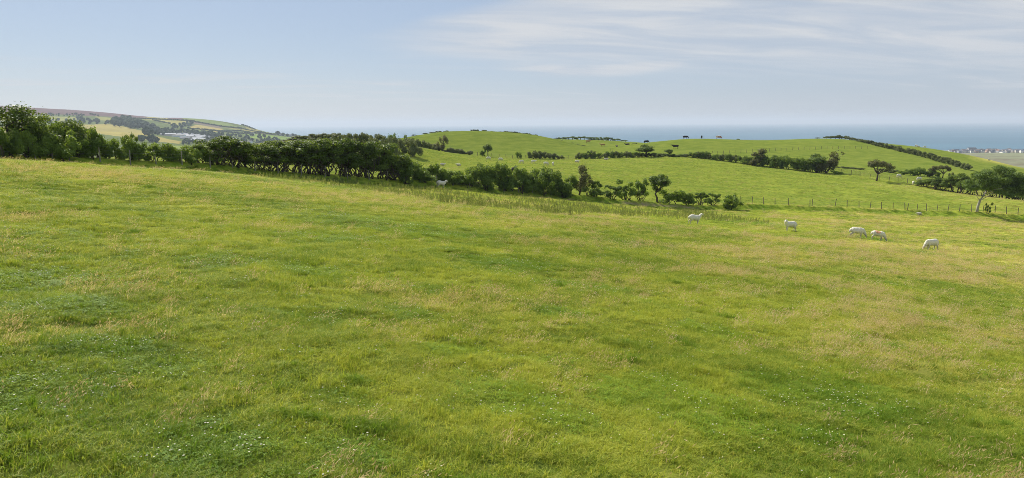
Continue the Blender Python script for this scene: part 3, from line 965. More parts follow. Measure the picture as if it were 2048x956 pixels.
plant('gappy_bush', 1222, 398, 370, 40, 'open thorn bush, first after the russet tree along the bank', 'bush', G1, Y=104.5, var=2)
plant('gappy_bush', 1252, 400, 360, 40, 'peaked thorn bush with see-through stems on the earth bank', 'bush', G1, Y=105.5, var=3)
plant('gappy_bush', 1284, 402, 358, 36, 'open stemmed thorn bush left of the round topped tree on the bank', 'bush', G1, Y=106, var=0)
plant('round_tree', 1316, 404, 350, 36, 'small round topped tree above the thorn bushes on the earth bank', 'tree', G1, Y=106.5, var=0)
plant('hedge_low', 1346, 406, 380, 44, 'domed dark bush right of the round topped tree on the bank', 'bush', G1, Y=107)
plant('hedge_low', 1372, 406, 384, 34, 'small flat bush before the gap stems on the earth bank', 'bush', G1, Y=107.5)
plant('gappy_bush', 1400, 408, 385, 30, 'small thorn bush showing crooked stems near the end of the hedge', 'bush', G1, Y=108.5, var=1)
plant('gappy_bush', 1424, 408, 386, 30, 'next to last thorn bush of the near hedge, stems showing', 'bush', G1, Y=109.5, var=2)
plant('hedge_low', 1464, 411, 389, 36, 'last dark round bush at the right end of the near hedge', 'bush', G1, Y=109)

# gorse thicket on the knoll behind the tall hedge
G2 = 'gorse on the knoll behind the tall hedge'
k = 0
for x in np.arange(512, 836, 15):
    tp = np.interp(x, [512, 560, 600, 640, 680, 720, 760, 800, 836], [291, 280, 273, 269, 267, 268, 271, 275, 281]) + random.uniform(-2, 2)
    plant('gorse', x, 286, tp, 30, 'dark gorse bush on the knoll skyline, {} from the left'.format(ORD[k]), 'bush', G2, Y=195 + random.uniform(-8, 12), whole=True); k += 1
k = 0
for x in np.arange(540, 800, 22):
    tp = np.interp(x, [540, 640, 700, 800], [290, 276, 276, 284]) + random.uniform(-2, 2)
    plant('gorse', x, 288, tp, 34, 'nearer gorse bush on the knoll slope, {} from the left'.format(ORD[k]), 'bush', G2, Y=172 + random.uniform(-8, 8), whole=True); k += 1

# second hedge line, at the foot of the hills
G3 = 'bushes of the second hedge below the hills'
L2 = [(770, 299, 240), (800, 299, 240), (870, 304, 235), (940, 310, 230), (1000, 316, 225), (1154, 318, 225), (1300, 314, 225), (1370, 314, 225), (1450, 322, 215), (1530, 333, 205), (1650, 346, 195), (1700, 348, 190)]
row('hedge_low', [786, 800, 814], [(780, 268), (800, 272), (815, 278)], 26, 'tall dark thicket bush left of the second hedge, {} from the left', 'bush', G3, L2, jit=1.5, whole=True)
row('gorse', [826, 838, 850, 862, 874], [(826, 279), (845, 281), (874, 290)], 24, 'dark bush left of the tall ivy tree, {} from the left', 'bush', G3, L2, jit=1.5, whole=True)
plant('upright_tree', 884, 306, 271, 22, 'slim tall tree standing out of the second hedge below the left hill', 'tree', G3, Y=233, var=1)
row('gorse', [898, 908, 918, 928, 938], [(898, 295), (905, 296), (920, 299), (938, 302)], 20, 'low dark bush right of the slim tall tree, {} from the left', 'bush', G3, L2, jit=1, whole=True)
plant('round_tree', 977, 314, 288, 16, 'small round tree beside the second fence, taller of the pair', 'tree', G3, Y=226, var=1)
plant('hedge_low', 965, 314, 298, 12, 'small round bush, shorter of the pair beside the second fence', 'bush', G3, Y=226)
plant('hedge_low', 1037, 317, 304, 12, 'lone little round bush on the second fence', 'bush', G3, Y=225)
row('gorse', [1066, 1078, 1089], [(1060, 303), (1080, 302), (1100, 306)], 20, 'leafy clump beside the second fence, {} from the left of three', 'bush', G3, L2, jit=1, whole=True)
row('gorse', [1101, 1112, 1121], [(1100, 306), (1112, 307), (1125, 312)], 16, 'low clump tailing off right along the second fence, {} from the left', 'bush', G3, L2, jit=1, whole=True)
row(('gorse', 'hedge_low'), np.arange(1158, 1486, 12), [(1158, 305), (1178, 301), (1200, 308), (1215, 303), (1240, 304), (1260, 303), (1285, 306), (1310, 306), (1325, 306), (1345, 308), (1370, 308), (1390, 303), (1410, 303), (1420, 309), (1450, 308), (1486, 312)], 18,
    'dark hedge bush, {} from the left along the foot of the right hill', 'bush', G3, L2, jit=1, whole=True)
plant('round_tree', 1291, 315, 290, 30, 'rounded tree standing proud of the second hedge below the cattle', 'tree', G3, Y=225, var=2)
plant('round_tree', 1338, 315, 299, 14, 'small round treelet in the second hedge under the lone black cow', 'tree', G3, Y=225, var=0)
plant('hedge_low', 1402, 317, 303, 32, 'smooth domed bush in the second hedge below the right hill', 'bush', G3, Y=222)
plant('leaning_bush', 1512, 330, 298, 28, 'wind-bent tree leaning right out of the second hedge', 'tree', G3, Y=206, var=0)
row('hedge_low', [1494, 1508, 1522, 1536, 1550, 1564, 1578, 1592, 1606, 1620, 1634], [(1494, 313), (1520, 312), (1545, 310), (1570, 313), (1600, 317), (1634, 317)], 26,
    'thick dark bush, {} from the left between the wind-bent tree and leaning pair', 'bush', G3, L2, jit=1.2, whole=True)
plant('round_tree', 1632, 344, 309, 36, 'broad dark tree, left of the pair at the right end of the second hedge', 'tree', G3, Y=196, var=2)
plant('leaning_bush', 1660, 347, 304, 40, 'leaning dark tree, right of the pair at the end of the second hedge', 'tree', G3, Y=194, var=1)
plant('hedge_low', 1674, 350, 341, 20, 'small dark bush under the end tree of the second hedge', 'bush', G3, Y=190)
G4 = 'bushes in the dip below the right hill'
for i, (x, b, tp, wd, Y) in enumerate([(1682, 341, 333, 18, 215), (1697, 342, 334, 18, 215), (1712, 343, 335, 18, 214), (1722, 344, 336, 12, 213), (1770, 347, 337, 22, 212), (1786, 349, 339, 18, 210)]):
    plant('gorse', x, b, tp, wd, 'small dark bush in the dip behind the lone flat crowned tree, {} from the left'.format(ORD[i]), 'bush', G4, Y=Y, whole=True)
for i, (x, b, tp, wd) in enumerate([(1808, 351, 341, 22), (1822, 352, 339, 24), (1836, 353, 335, 24), (1850, 353, 340, 20), (1868, 354, 343, 20)]):
    plant('hedge_low', x, b, tp, wd, 'dark bush in the clump right of the lone tree, {} from the left'.format(ORD[i]), 'bush', G4, Y=207, whole=True)
plant('leaning_bush', 1862, 353, 332, 16, 'small wind-bent thorn above the dark clump in the dip', 'tree', G4, Y=207, var=0)
plant('windswept_tree', 1886, 353, 331, 28, 'little windswept thorn tree on the green slope behind the leaning tree', 'tree', G4, Y=206, var=1)
plant('gorse', 1904, 353, 345, 14, 'small round bush below the little windswept thorn', 'bush', G4, Y=200, whole=True)
plant('windswept_tree', 1754, 362, 320, 50, 'lone flat crowned thorn tree by the wire fence in the middle field', 'tree', None, Y=178, var=0)

# hedge with big leaning tree on the right
G5 = 'thorn row behind the leaning tree'
L5 = [(1836, 375, 172), (1870, 383, 166), (1910, 389, 160), (1960, 396, 154), (2048, 408, 148), (2150, 420, 144)]
row('hedge_tree', [1846, 1862, 1878, 1894, 1910, 1926, 1942, 1960, 1980, 2000, 2024, 2050], [(1840, 362), (1870, 356), (1900, 351), (1940, 346), (1990, 344), (2050, 352)], 30,
    'thorn tree in the row running behind the leaning tree, {} from the left', 'tree', G5, L5, jit=1.5)
plant('gappy_bush', 2036, 408, 385, 24, 'scrubby bush by the right edge under the thorn row', 'bush', G5, Y=150)


# the big leaning tree: pale bent trunk, wide crown carried to the right
def big_tree():
    rs = np.random.default_rng(5)
    p = hit(1954, 423); Yq = p[1]
    g = Geo()
    sc = project(p)[2] / F_PX

    def W(px, py, dy=0.0):       # a point beside the trunk, in metres from its foot
        q = at_depth(px, py, Yq + dy); return q - p
    tr = [W(1953, 428), W(1956, 412, 0.05), W(1960, 401, 0.1), W(1967, 391, 0.2), W(1974, 380, 0.3)]
    g.tube(tr, [0.24, 0.21, 0.19, 0.17, 0.15], 9)
    ends = [W(1994, 366, 1.2), W(2010, 374, -1.0), W(1975, 360, 0.8), W(2026, 362, 0.3), W(1990, 350, -0.8), W(1958, 366, 0.6), W(2000, 386, -1.4)]
    for e in ends:
        limb(rs, g, tr[-1], e, 0.13, 0.03, 0.10, 6, 7)
    limb(rs, g, tr[2], W(1998, 379, -1.0), 0.08, 0.03, 0.08, 6, 7)
    limb(rs, g, tr[2], W(1950, 388, 0.8), 0.06, 0.02, 0.08, 6, 7)
    L = []
    for (px, py, rx, rz) in [(1955, 352, 15, 9), (1975, 345, 16, 9), (1998, 341, 17, 9), (2018, 342, 16, 8), (2034, 350, 13, 9), (2042, 362, 12, 10), (2046, 376, 10, 9),
                             (1962, 364, 15, 9), (1985, 358, 18, 11), (2008, 358, 19, 12), (2028, 368, 15, 11), (2012, 374, 17, 10), (1990, 372, 14, 8), (1950, 372, 12, 7), (1938, 366, 10, 7),
                             (2030, 384, 14, 7), (2004, 384, 12, 6), (1942, 378, 9, 5), (2044, 388, 12, 7), (2058, 372, 14, 12), (2054, 354, 12, 9), (2018, 388, 12, 5), (1972, 376, 12, 6)]:
        for _ in range(5):
            c = W(px + rs.normal() * 4, py + rs.normal() * 2.5, rs.uniform(-2.8, 2.2))
            L.append((c[0], c[1], c[2], rx * sc * 0.66, 1.0, rz * sc * 0.70))
    V, Fq, rnd = crown_arrays(rs, L, 46000, 0.105, 0.34, 1.1, 0.4, 55, 0.35)
    o = bpy.data.objects.new('leaning_tree', None); COL.objects.link(o)
    o.location = [float(v) for v in p]
    obj('trunk', g.mesh('leaning_trunk', [m_pale_bark], True), o)
    obj('crown', mesh('leaning_crown', V, Fq, [m_beech], {'rnd': rnd}), o)
    tag(o, 'big wind-bent tree with pale leaning trunk beside the near wire fence', 'tree')


big_tree()
plant('gappy_bush', 1976, 424, 405, 12, 'thin sapling by the fence right of the leaning tree trunk', 'bush', None, Y=117.5, var=3)

# gorse hedges along the hilltops
G6 = 'gorse hedge climbing over the right hill'
L6 = [(1650, 277, 315), (1690, 277, 312), (1720, 284, 302), (1760, 293, 290), (1800, 302, 280), (1840, 312, 270), (1880, 323, 252), (1930, 338, 230), (1950, 343, 226)]
row('gorse', np.arange(1652, 1944, 9.5), [(1650, 273), (1680, 270), (1690, 272), (1720, 278), (1760, 286), (1800, 293), (1840, 302), (1880, 312), (1930, 328), (1945, 333)], 15,
    'gorse bush, {} from the top in the hedge down the right hill', 'bush', G6, L6, jit=1.0, whole=True)
G7 = 'bushes on the crest of the left hill'
k = 0
for x, tp, wd, Y in [(830, 269, 12, 306), (850, 266, 10, 312), (866, 264, 12, 314), (878, 262, 12, 314), (892, 261, 10, 315), (946, 259, 9, 318), (954, 259, 8, 318), (969, 260, 9, 318), (985, 262, 8, 318), (1000, 263, 9, 318),
                     (1010, 262, 11, 318), (1020, 263, 12, 318), (1030, 263, 12, 318), (1041, 265, 11, 318), (1051, 266, 12, 318), (1061, 267, 11, 317), (1071, 269, 12, 316), (1082, 272, 10, 315), (1095, 275, 11, 313), (1107, 277, 10, 311),
                     (1119, 280, 11, 309), (1131, 283, 11, 306), (1143, 286, 10, 303), (1155, 288, 9, 300), (1166, 291, 9, 297)]:
    plant('gorse', x, 275, tp, wd, 'small dark bush on the crest of the left hill, {} from the left'.format(ORD[k]), 'bush', G7, Y=Y, whole=True); k += 1
G8 = 'far trees beyond the saddle between the hills'
k = 0
for x in np.arange(1108, 1256, 7.5):
    tp = np.interp(x, [1108, 1125, 1150, 1165, 1180, 1200, 1215, 1230, 1256], [277, 275, 273, 273, 275, 274, 275, 277, 281]) + random.uniform(-1.2, 1.0)
    plant(random.choice(['rough_tree', 'round_tree', 'hedge_low']), x, 281, tp, 11, 'dark far tree beyond the saddle, {} from the left'.format(ORD[k]), 'tree', G8, Y=404 + random.uniform(-4, 8), whole=True); k += 1
for i, x in enumerate((1412, 1420, 1428, 1436)):
    plant('gorse', x, 281, 278.2, 11, 'low bush peeping over the skyline behind the pale cow, {} from the left'.format(ORD[i]), 'bush', 'bushes peeping over the skyline', Y=332, whole=True)
for i, (x, wd) in enumerate(((1635, 9), (1476, 7))):
    plant('gorse', x, 279, 275 if i == 0 else 277.5, wd, ['little dark bush alone on the skyline left of the gorse hedge', 'tiny dark bush on the skyline right of the pale cow'][i], 'bush', None, Y=322, whole=True)

# ------------------------------------------------------------------ fences
def post_mesh(name, mat, seed):
    rs = np.random.default_rng(seed)
    g = Geo()
    h = 1.0
    r = 0.055
    pts = [(0, 0, -0.25), (0.004, 0.0, 0.3), (-0.004, 0.006, 0.7), (0, 0, h - 0.02), (0, 0, h)]
    g.tube(pts, [r * 1.05, r, r * 0.97, r * 0.95, r * 0.7], 7)
    return g.mesh(name, [mat])


POSTS = [post_mesh('post', m_post, 1), post_mesh('post_pale', m_post_pale, 2)]


def fence(name, spots, label, height=1.15, pale=False, wires=(0.25, 0.5, 0.75, 0.98), lean=0.06, thick=1.0, group=None):
    """spots: list of (column, row, metres away or None)"""
    pts = []
    for s in spots:
        if s[2] is None:
            pts.append(hit(s[0], s[1]))
        else:
            q = at_depth(s[0], s[1], s[2]); pts.append(np.array([q[0], q[1], float(ground_z(q[0], q[1]))]))
    o = bpy.data.objects.new(name, None); COL.objects.link(o)
    p0 = pts[0]; o.location = [float(v) for v in p0]
    tops = []
    for i, p in enumerate(pts):
        hh = height * random.uniform(0.92, 1.08)
        rot = (random.gauss(0, lean), random.gauss(0.03, lean), random.random() * 6)
        obj('post', POSTS[1 if pale else 0], o, p - p0, rot, (thick, thick, hh))
        tops.append(Euler(rot).to_matrix() @ Vector((0, 0, hh)))
    for wv in wires:
        g = Geo()
        P_ = [pts[i] - p0 + np.array(tops[i]) * wv + np.array([0, -0.06, 0]) for i in range(len(pts))]
        g.tube(P_, 0.004, 4)
        obj('wire', g.mesh('wire', [m_wire]), o)
    tag(o, label, 'fence', group)
    return o


def hl(x, dY=-0.9, dr=0):
    b, Y = along(HEDGE, x)
    return (x, b + dr, Y + dY)


fence('wire_fence', [hl(x) for x in (2, 70, 104, 138, 200, 260, 312, 364, 420, 465, 510, 556, 603, 650, 695, 738, 774, 807, 841, 874, 906, 940)],
      'pale leaning posts and wire along the front of the near hedge', 1.25, True)
fence('wire_fence', [hl(x, -1.0) for x in (1008, 1038, 1064, 1092, 1120)], 'leaning pale stakes in front of the low hedge left of the russet tree', 1.55, True, lean=0.14)
fence('wire_fence', [hl(x, 0.1) for x in (1482, 1504, 1527, 1550, 1577, 1620, 1624, 1670, 1694, 1718, 1740, 1763, 1786, 1810, 1815, 1834, 1853, 1874, 1896, 1919, 1943, 1966, 1990, 2013, 2036, 2060)],
      'long post and wire fence on the bank right of the near hedge', 1.2, lean=0.05)
l2 = lambda x: (x,) + tuple(np.interp(x, [a for a, _, _ in L2], [r_[i] for r_ in L2]) for i in (1, 2))
fence('wire_fence', [l2(x) for x in (955, 984, 998, 1012, 1025, 1038, 1052, 1066, 1096, 1110, 1123, 1136, 1150)], 'far posts between the little trees below the left hill', 1.3, thick=1.3)
fence('wire_fence', [(x, np.interp(x, [1420, 1460, 1600, 1730], [309.5, 307, 300, 297]), np.interp(x, [1420, 1460, 1600, 1730], [246, 250, 265, 275])) for x in np.arange(1424, 1735, 11.5)],
      'faint fence line climbing across the right hill', 1.15, thick=1.2)
fence('wire_fence', [(1684, 349, 191), (1702, 351, 189), (1720, 353, 186), (1740, 356, 182), (1758, 361, 179), (1778, 363, 178), (1796, 365, 177), (1815, 368, 175)],
      'fence posts running past the lone flat crowned tree', 1.3, thick=1.2)
fence('wire_fence', [(1222, 303, 252), (1225, 303.4, 251)], 'lone dark gate post pair in the dip between the hills', 1.5, thick=1.5, wires=(0.5,))
fence('wire_fence', [(2012, 402, 151), (2024, 405, 150), (2036, 407, 149), (2048, 409, 148)], 'fence posts under the thorn row near the right edge', 1.2)

# ------------------------------------------------------------------ animals
m_wool, t = new_mat('fleece')
bd = t.attr('part').outputs['Fac']
tco = t.n('ShaderNodeTexCoord').outputs['Object']
nz = t.noise(tco, 14, 5, 0.6)
oi = t.n('ShaderNodeObjectInfo')
wc = t.mix(nz, (0.60, 0.56, 0.46), (0.74, 0.71, 0.62))
fcx = t.mix(nz, (0.56, 0.51, 0.42), (0.68, 0.64, 0.56))
mk = t.attr('mark').outputs['Fac']
c_ = t.mix(bd, fcx, wc)
gz = t.n('ShaderNodeSeparateXYZ', {0: tco}).outputs[2]
c_ = t.mix(t.m('MULTIPLY', t.ramp(t.m('ADD', gz, t.m('MULTIPLY', nz, 0.3)), 0.85, 0.45), 0.55), c_, (0.36, 0.31, 0.22))
c_ = t.mix(mk, c_, t.mix(nz, (0.50, 0.22, 0.10), (0.66, 0.38, 0.22)))
out(t, t.n('ShaderNodeBsdfPrincipled', {'Base Color': c_, 'Roughness': 0.95, 'Specular IOR Level': 0.05, 'Sheen Weight': 0.2,
                                        'Normal': t.n('ShaderNodeBump', {'Strength': 0.8, 'Distance': 0.03, 'Height': nz}).outputs[0]}).outputs[0])


def hide_mat(name, col, col2, lo=0.45, hi=0.55):
    m, t = new_mat(name)
    tco = t.n('ShaderNodeTexCoord').outputs['Object']
    nz = t.noise(tco, 1.6, 3, 0.5)
    out(t, t.n('ShaderNodeBsdfPrincipled', {'Base Color': t.mix(t.ramp(nz, lo, hi), col, col2), 'Roughness': 0.7, 'Specular IOR Level': 0.2}).outputs[0])
    return m


m_black = hide_mat('black_hide', (0.012, 0.011, 0.010), (0.022, 0.019, 0.016))
m_redwhite = hide_mat('red_and_white_hide', (0.26, 0.085, 0.035), (0.62, 0.55, 0.46), 0.50, 0.53)
m_tan = hide_mat('tan_hide', (0.30, 0.17, 0.07), (0.40, 0.25, 0.12))
m_dark = simple('dark_eye_and_hoof', (0.02, 0.018, 0.016), 0.4)


_bm = bmesh.new(); bmesh.ops.create_icosphere(_bm, subdivisions=2, radius=1.0)
_ICO3 = np.array([v_.co[:] for v_ in _bm.verts]); _ICO3F = [[v_.index for v_ in f_.verts] for f_ in _bm.faces]; _bm.free()


def skin_animal(name, nodes, edges, mat, noise_amp=0.012, marks=None, leg_z=0.42, head_x=None):
    """one continuous body grown over a jointed skeleton"""
    g = Geo()
    k = max(c[2] for c, _ in nodes.values()) / 1.0
    vox = 0.021 * (1.0 if mat is m_wool else 1.9)
    rad = {n: (np.array([1, 1, 1.0]) * r if np.isscalar(r) else np.array([(r[0] + r[1]) / 2, r[0], r[1]])) for n, (_, r) in nodes.items()}
    for u, v in edges:                       # flesh along every bone: a run of overlapping balls that taper from joint to joint
        pu, pv = np.array(nodes[u][0], float), np.array(nodes[v][0], float)
        L_ = np.linalg.norm(pv - pu); st = max(2, int(L_ / (0.45 * min(rad[u].min(), rad[v].min()))) + 1)
        for q in np.linspace(0, 1, st):
            g.add(_ICO3 * (rad[u] * (1 - q) + rad[v] * q) + pu * (1 - q) + pv * q, _ICO3F)
    me = mesh(name + '_flesh', np.concatenate(g.v), g.f)
    o = bpy.data.objects.new(name + '_flesh', me)
    COL.objects.link(o)
    rm = o.modifiers.new('one_surface', 'REMESH'); rm.mode = 'VOXEL'; rm.voxel_size = vox
    sm_ = o.modifiers.new('smooth', 'SMOOTH'); sm_.factor = 0.5; sm_.iterations = 7
    dg = bpy.context.evaluated_depsgraph_get()
    dg.update()
    res = bpy.data.meshes.new_from_object(o.evaluated_get(dg))
    bpy.data.objects.remove(o); bpy.data.meshes.remove(me)
    res.name = name
    n = len(res.vertices)
    co = np.empty(n * 3, np.float32); res.vertices.foreach_get('co', co); co = co.reshape(-1, 3)
    no = np.empty(n * 3, np.float32); res.vertex_normals.foreach_get('vector', no); no = no.reshape(-1, 3)
    body = sstep(co[:, 2], leg_z - 0.10, leg_z) * (1.0 if head_x is None else sstep(co[:, 0], head_x + 0.06, head_x))
    d = (fbm(co[:, 0] * 9, co[:, 1] * 9, 3, 3, co[:, 2] * 9) - 0.5) * 2
    co = co + no * (d * noise_amp * body)[:, None]
    co[:, 2] -= co[:, 2].min()
    res.vertices.foreach_set('co', co.astype(np.float32).ravel())
    a = res.attributes.new('part', 'FLOAT', 'POINT'); a.data.foreach_set('value', body.astype(np.float32))
    mk = np.zeros(n)
    if marks:
        for c, r in marks:
            mk = np.maximum(mk, sstep(np.linalg.norm(co - np.array(c), axis=1), r, r * 0.45))
    a = res.attributes.new('mark', 'FLOAT', 'POINT'); a.data.foreach_set('value', mk.astype(np.float32))
    res.materials.clear(); res.materials.append(mat)
    res.polygons.foreach_set('use_smooth', np.ones(len(res.polygons), bool))
    res.update()
    return res


def quadruped(head, kind='sheep', stride=0.0):
    s = kind == 'sheep'
    k = 1.0 if s else 1.95
    N = {}
    if s:
        N['mid'] = ((0, 0, 0.60), (0.25, 0.275)); N['pelvis'] = ((-0.30, 0, 0.625), (0.235, 0.265)); N['rump'] = ((-0.43, 0, 0.62), (0.17, 0.20))
        N['chest'] = ((0.26, 0, 0.615), (0.215, 0.265)); N['shoulder'] = ((0.38, 0, 0.66), (0.165, 0.20))
        leg, hz = 0.038, 0.0
    else:
        N['mid'] = ((0, 0, 0.52), (0.185, 0.225)); N['pelvis'] = ((-0.40, 0, 0.55), (0.165, 0.20)); N['rump'] = ((-0.52, 0, 0.56), (0.10, 0.12))
        N['chest'] = ((0.32, 0, 0.52), (0.17, 0.22)); N['shoulder'] = ((0.44, 0, 0.56), (0.11, 0.16))
        leg, hz = 0.034, 0.0
    E = [('mid', 'pelvis'), ('pelvis', 'rump'), ('mid', 'chest'), ('chest', 'shoulder')]
    if head == 'up':
        hd = [('neck', (0.49, 0.0, 0.83), 0.135), ('poll', (0.57, 0, 0.975), 0.092), ('face', (0.66, 0.0, 0.945), 0.070), ('muzzle', (0.75, 0, 0.895), 0.050)]
    elif head == 'turn':        # neck raised, face turned towards the viewer
        hd = [('neck', (0.47, 0.02, 0.82), 0.15), ('poll', (0.51, 0.05, 0.95), 0.098), ('face', (0.56, 0.14, 0.92), 0.072), ('muzzle', (0.60, 0.22, 0.87), 0.052)]
    elif head == 'level':
        hd = [('neck', (0.60, 0, 0.68), 0.11), ('poll', (0.74, 0, 0.74), 0.085), ('face', (0.84, 0, 0.69), 0.062), ('muzzle', (0.92, 0, 0.62), 0.046)]
    else:                       # grazing
        hd = [('neck', (0.55, 0, 0.47), 0.14), ('poll', (0.67, 0, 0.28), 0.095), ('face', (0.73, 0, 0.175), 0.070), ('muzzle', (0.78, 0, 0.085), 0.050)]
    pv = 'shoulder'
    for n, c, r in hd:
        N[n] = (c, r); E.append((pv, n)); pv = n
    poll = np.array(hd[1][1]); fdir = np.array(hd[2][1]) - poll
    sidev = np.cross(fdir, [0, 0, 1.0] if abs(fdir[2]) < 0.09 or head != 'graze' else [1.0, 0, 0]); sidev /= np.linalg.norm(sidev) + 1e-9
    for sgn in (-1, 1):
        b = poll + sidev * sgn * 0.10 + np.array([0, 0, 0.02]); c = poll + sidev * sgn * 0.19 + np.array([0, 0, 0.0])
        N['ear%d' % sgn] = (tuple(b), 0.030); N['eartip%d' % sgn] = (tuple(c), 0.022); E += [('poll', 'ear%d' % sgn), ('ear%d' % sgn, 'eartip%d' % sgn)]
    sp = 0.115 if s else 0.10
    for i, sgn in enumerate((-1, 1)):
        st = stride * (1 if i else -1)
        N['elbow%d' % sgn] = ((0.30, sgn * sp, 0.43), 0.075 if s else 0.065); N['wrist%d' % sgn] = ((0.31 + st * 0.5, sgn * sp, 0.22), leg * 1.15)
        N['fetlock%d' % sgn] = ((0.30 + st, sgn * sp, 0.06), leg * 0.92); N['hoof%d' % sgn] = ((0.325 + st, sgn * sp, 0.0), leg * 1.05)
        E += [('chest', 'elbow%d' % sgn), ('elbow%d' % sgn, 'wrist%d' % sgn), ('wrist%d' % sgn, 'fetlock%d' % sgn), ('fetlock%d' % sgn, 'hoof%d' % sgn)]
        st = -st
        N['knee%d' % sgn] = ((-0.30, sgn * sp * 1.1, 0.43), 0.10 if s else 0.09); N['hock%d' % sgn] = ((-0.46 + st * 0.6, sgn * sp, 0.25), leg * 1.35)
        N['shank%d' % sgn] = ((-0.43 + st, sgn * sp, 0.07), leg * 0.95); N['toe%d' % sgn] = ((-0.40 + st, sgn * sp, 0.0), leg * 1.05)
        E += [('pelvis', 'knee%d' % sgn), ('knee%d' % sgn, 'hock%d' % sgn), ('hock%d' % sgn, 'shank%d' % sgn), ('shank%d' % sgn, 'toe%d' % sgn)]
    N['tail'] = ((-0.60, 0, 0.60), 0.045 if s else 0.028); N['tailtip'] = ((-0.635, 0, 0.36 if s else 0.22), 0.036 if s else 0.026)
    E += [('rump', 'tail'), ('tail', 'tailtip')]
    if k != 1.0:
        N = {a: (tuple(np.array(c) * k), (r * k if np.isscalar(r) else tuple(np.array(r) * k))) for a, (c, r) in N.items()}
    return N, E, np.array(hd[2][1]) * k, sidev, k


def animal_mesh(nm, head, kind, mat, marks=None, stride=0.0):
    N, E, face, sv, k = quadruped(head, kind, stride)
    hx = {'up': 0.55, 'turn': 0.58, 'level': 0.70, 'graze': 0.70}[head] * k
    return dict(me=skin_animal(nm, N, E, mat, 0.022 if kind == 'sheep' else 0.0, marks, 0.40 * k, hx if kind == 'sheep' else None), face=face, side=sv, k=k)


SHEEP = {h: animal_mesh('sheep_' + h, h, 'sheep', m_wool, None, s_) for h, s_ in (('up', 0.05), ('turn', 0.03), ('graze', 0.06), ('level', 0.08))}
SHEEP['marked'] = animal_mesh('sheep_marked', 'graze', 'sheep', m_wool, [((-0.12, 0.05, 0.86), 0.33), ((0.08, -0.14, 0.78), 0.16), ((-0.05, -0.16, 0.80), 0.22)], 0.04)
# a lying sheep: legs folded away under the fleece
_n, _e, _f, _s, _k = quadruped('level', 'sheep')
for a in list(_n):
    c, r = _n[a]
    if a[:4] in ('elbo', 'wris', 'fetl', 'hoof', 'knee', 'hock', 'shan', 'toe-', 'toe1'):
        c = (c[0] * 0.9 + (0.1 if 'w' in a[:2] else 0), c[1] * 1.3, max(0.30, c[2] * 0.55 + 0.24))
    _n[a] = (c, r)
SHEEP['lying'] = dict(me=skin_animal('sheep_lying', _n, _e, m_wool, 0.02, None, 0.1, 0.70), face=_f - np.array([0, 0, 0.3]), side=_s, k=1.0)
COWS = {('up', 'black'): animal_mesh('cow_up', 'level', 'cow', m_black), ('graze', 'black'): animal_mesh('cow_grazing', 'graze', 'cow', m_black, None, 0.06),
        ('graze', 'red'): animal_mesh('cow_red', 'graze', 'cow', m_redwhite), ('up', 'tan'): animal_mesh('cow_tan', 'level', 'cow', m_tan)}
_eye = Geo()
_t = (1 + 5 ** 0.5) / 2
_ico = np.array([(-1, _t, 0), (1, _t, 0), (-1, -_t, 0), (1, -_t, 0), (0, -1, _t), (0, 1, _t), (0, -1, -_t), (0, 1, -_t), (_t, 0, -1), (_t, 0, 1), (-_t, 0, -1), (-_t, 0, 1)]) / math.sqrt(1 + _t * _t)
_icof = [(0, 11, 5), (0, 5, 1), (0, 1, 7), (0, 7, 10), (0, 10, 11), (1, 5, 9), (5, 11, 4), (11, 10, 2), (10, 7, 6), (7, 1, 8), (3, 9, 4), (3, 4, 2), (3, 2, 6), (3, 6, 8), (3, 8, 9), (4, 9, 5), (2, 4, 11), (6, 2, 10), (8, 6, 7), (9, 8, 1)]
_eye.add(_ico * 0.016, _icof)
eye_me = _eye.mesh('eye', [m_dark])


def animal(name, pr, px, py, heading, label, cat, group, Y=None, size=1.0, eyes=False, sink=0.02):
    if Y is None:
        p = hit(px, py)
    else:
        q = at_depth(px, py, Y); p = np.array([q[0], q[1], float(ground_z(q[0], q[1]))])
    e = 0.3
    gx = float(ground_z(p[0] + e, p[1]) - ground_z(p[0] - e, p[1])) / (2 * e); gy = float(ground_z(p[0], p[1] + e) - ground_z(p[0], p[1] - e)) / (2 * e)
    hd = math.radians(heading)
    pitch = -math.atan(gx * math.cos(hd) + gy * math.sin(hd)) * 0.8
    o = obj(name, pr['me'], None, p - np.array([0, 0, sink]), (0, pitch, hd), size)
    o.rotation_mode = 'XYZ'
    tag(o, label, cat, group)
    if eyes:
        for sg in (-1, 1):
            f = pr['face'] - 0.02 * np.array([0, 0, 1]) + pr['side'] * sg * 0.052 + np.array([0, 0, 0.03])
            obj('eye', eye_me, o, f)
    return o


GS = 'sheep in the near field'
animal('sheep', SHEEP['up'], 1388, 449, 8, 'white sheep standing side-on with raised head at the end of the thistles', 'sheep', GS, eyes=True, size=1.02)
animal('sheep', SHEEP['turn'], 1580, 462, 186, 'white sheep facing left with its head raised and turned', 'sheep', GS, eyes=True, size=0.99)
animal('sheep', SHEEP['graze'], 1713, 475, -18, 'white sheep grazing head down, left one of the grazing pair', 'sheep', GS, eyes=True, size=1.02)
animal('sheep', SHEEP['marked'], 1754, 480, -32, 'sheep with orange mark on its back, right one of the grazing pair', 'sheep', GS, eyes=True, size=0.92)
animal('sheep', SHEEP['graze'], 1862, 500, 192, 'lone white sheep grazing towards the left nearest the right edge', 'sheep', GS, eyes=True, size=1.02)
animal('sheep', SHEEP['up'], 881, 374, 28, 'white sheep with raised head standing before the low hedge above the thistles', 'sheep', GS, eyes=True, size=1.1, Y=88)
GM = 'sheep scattered over the middle field'
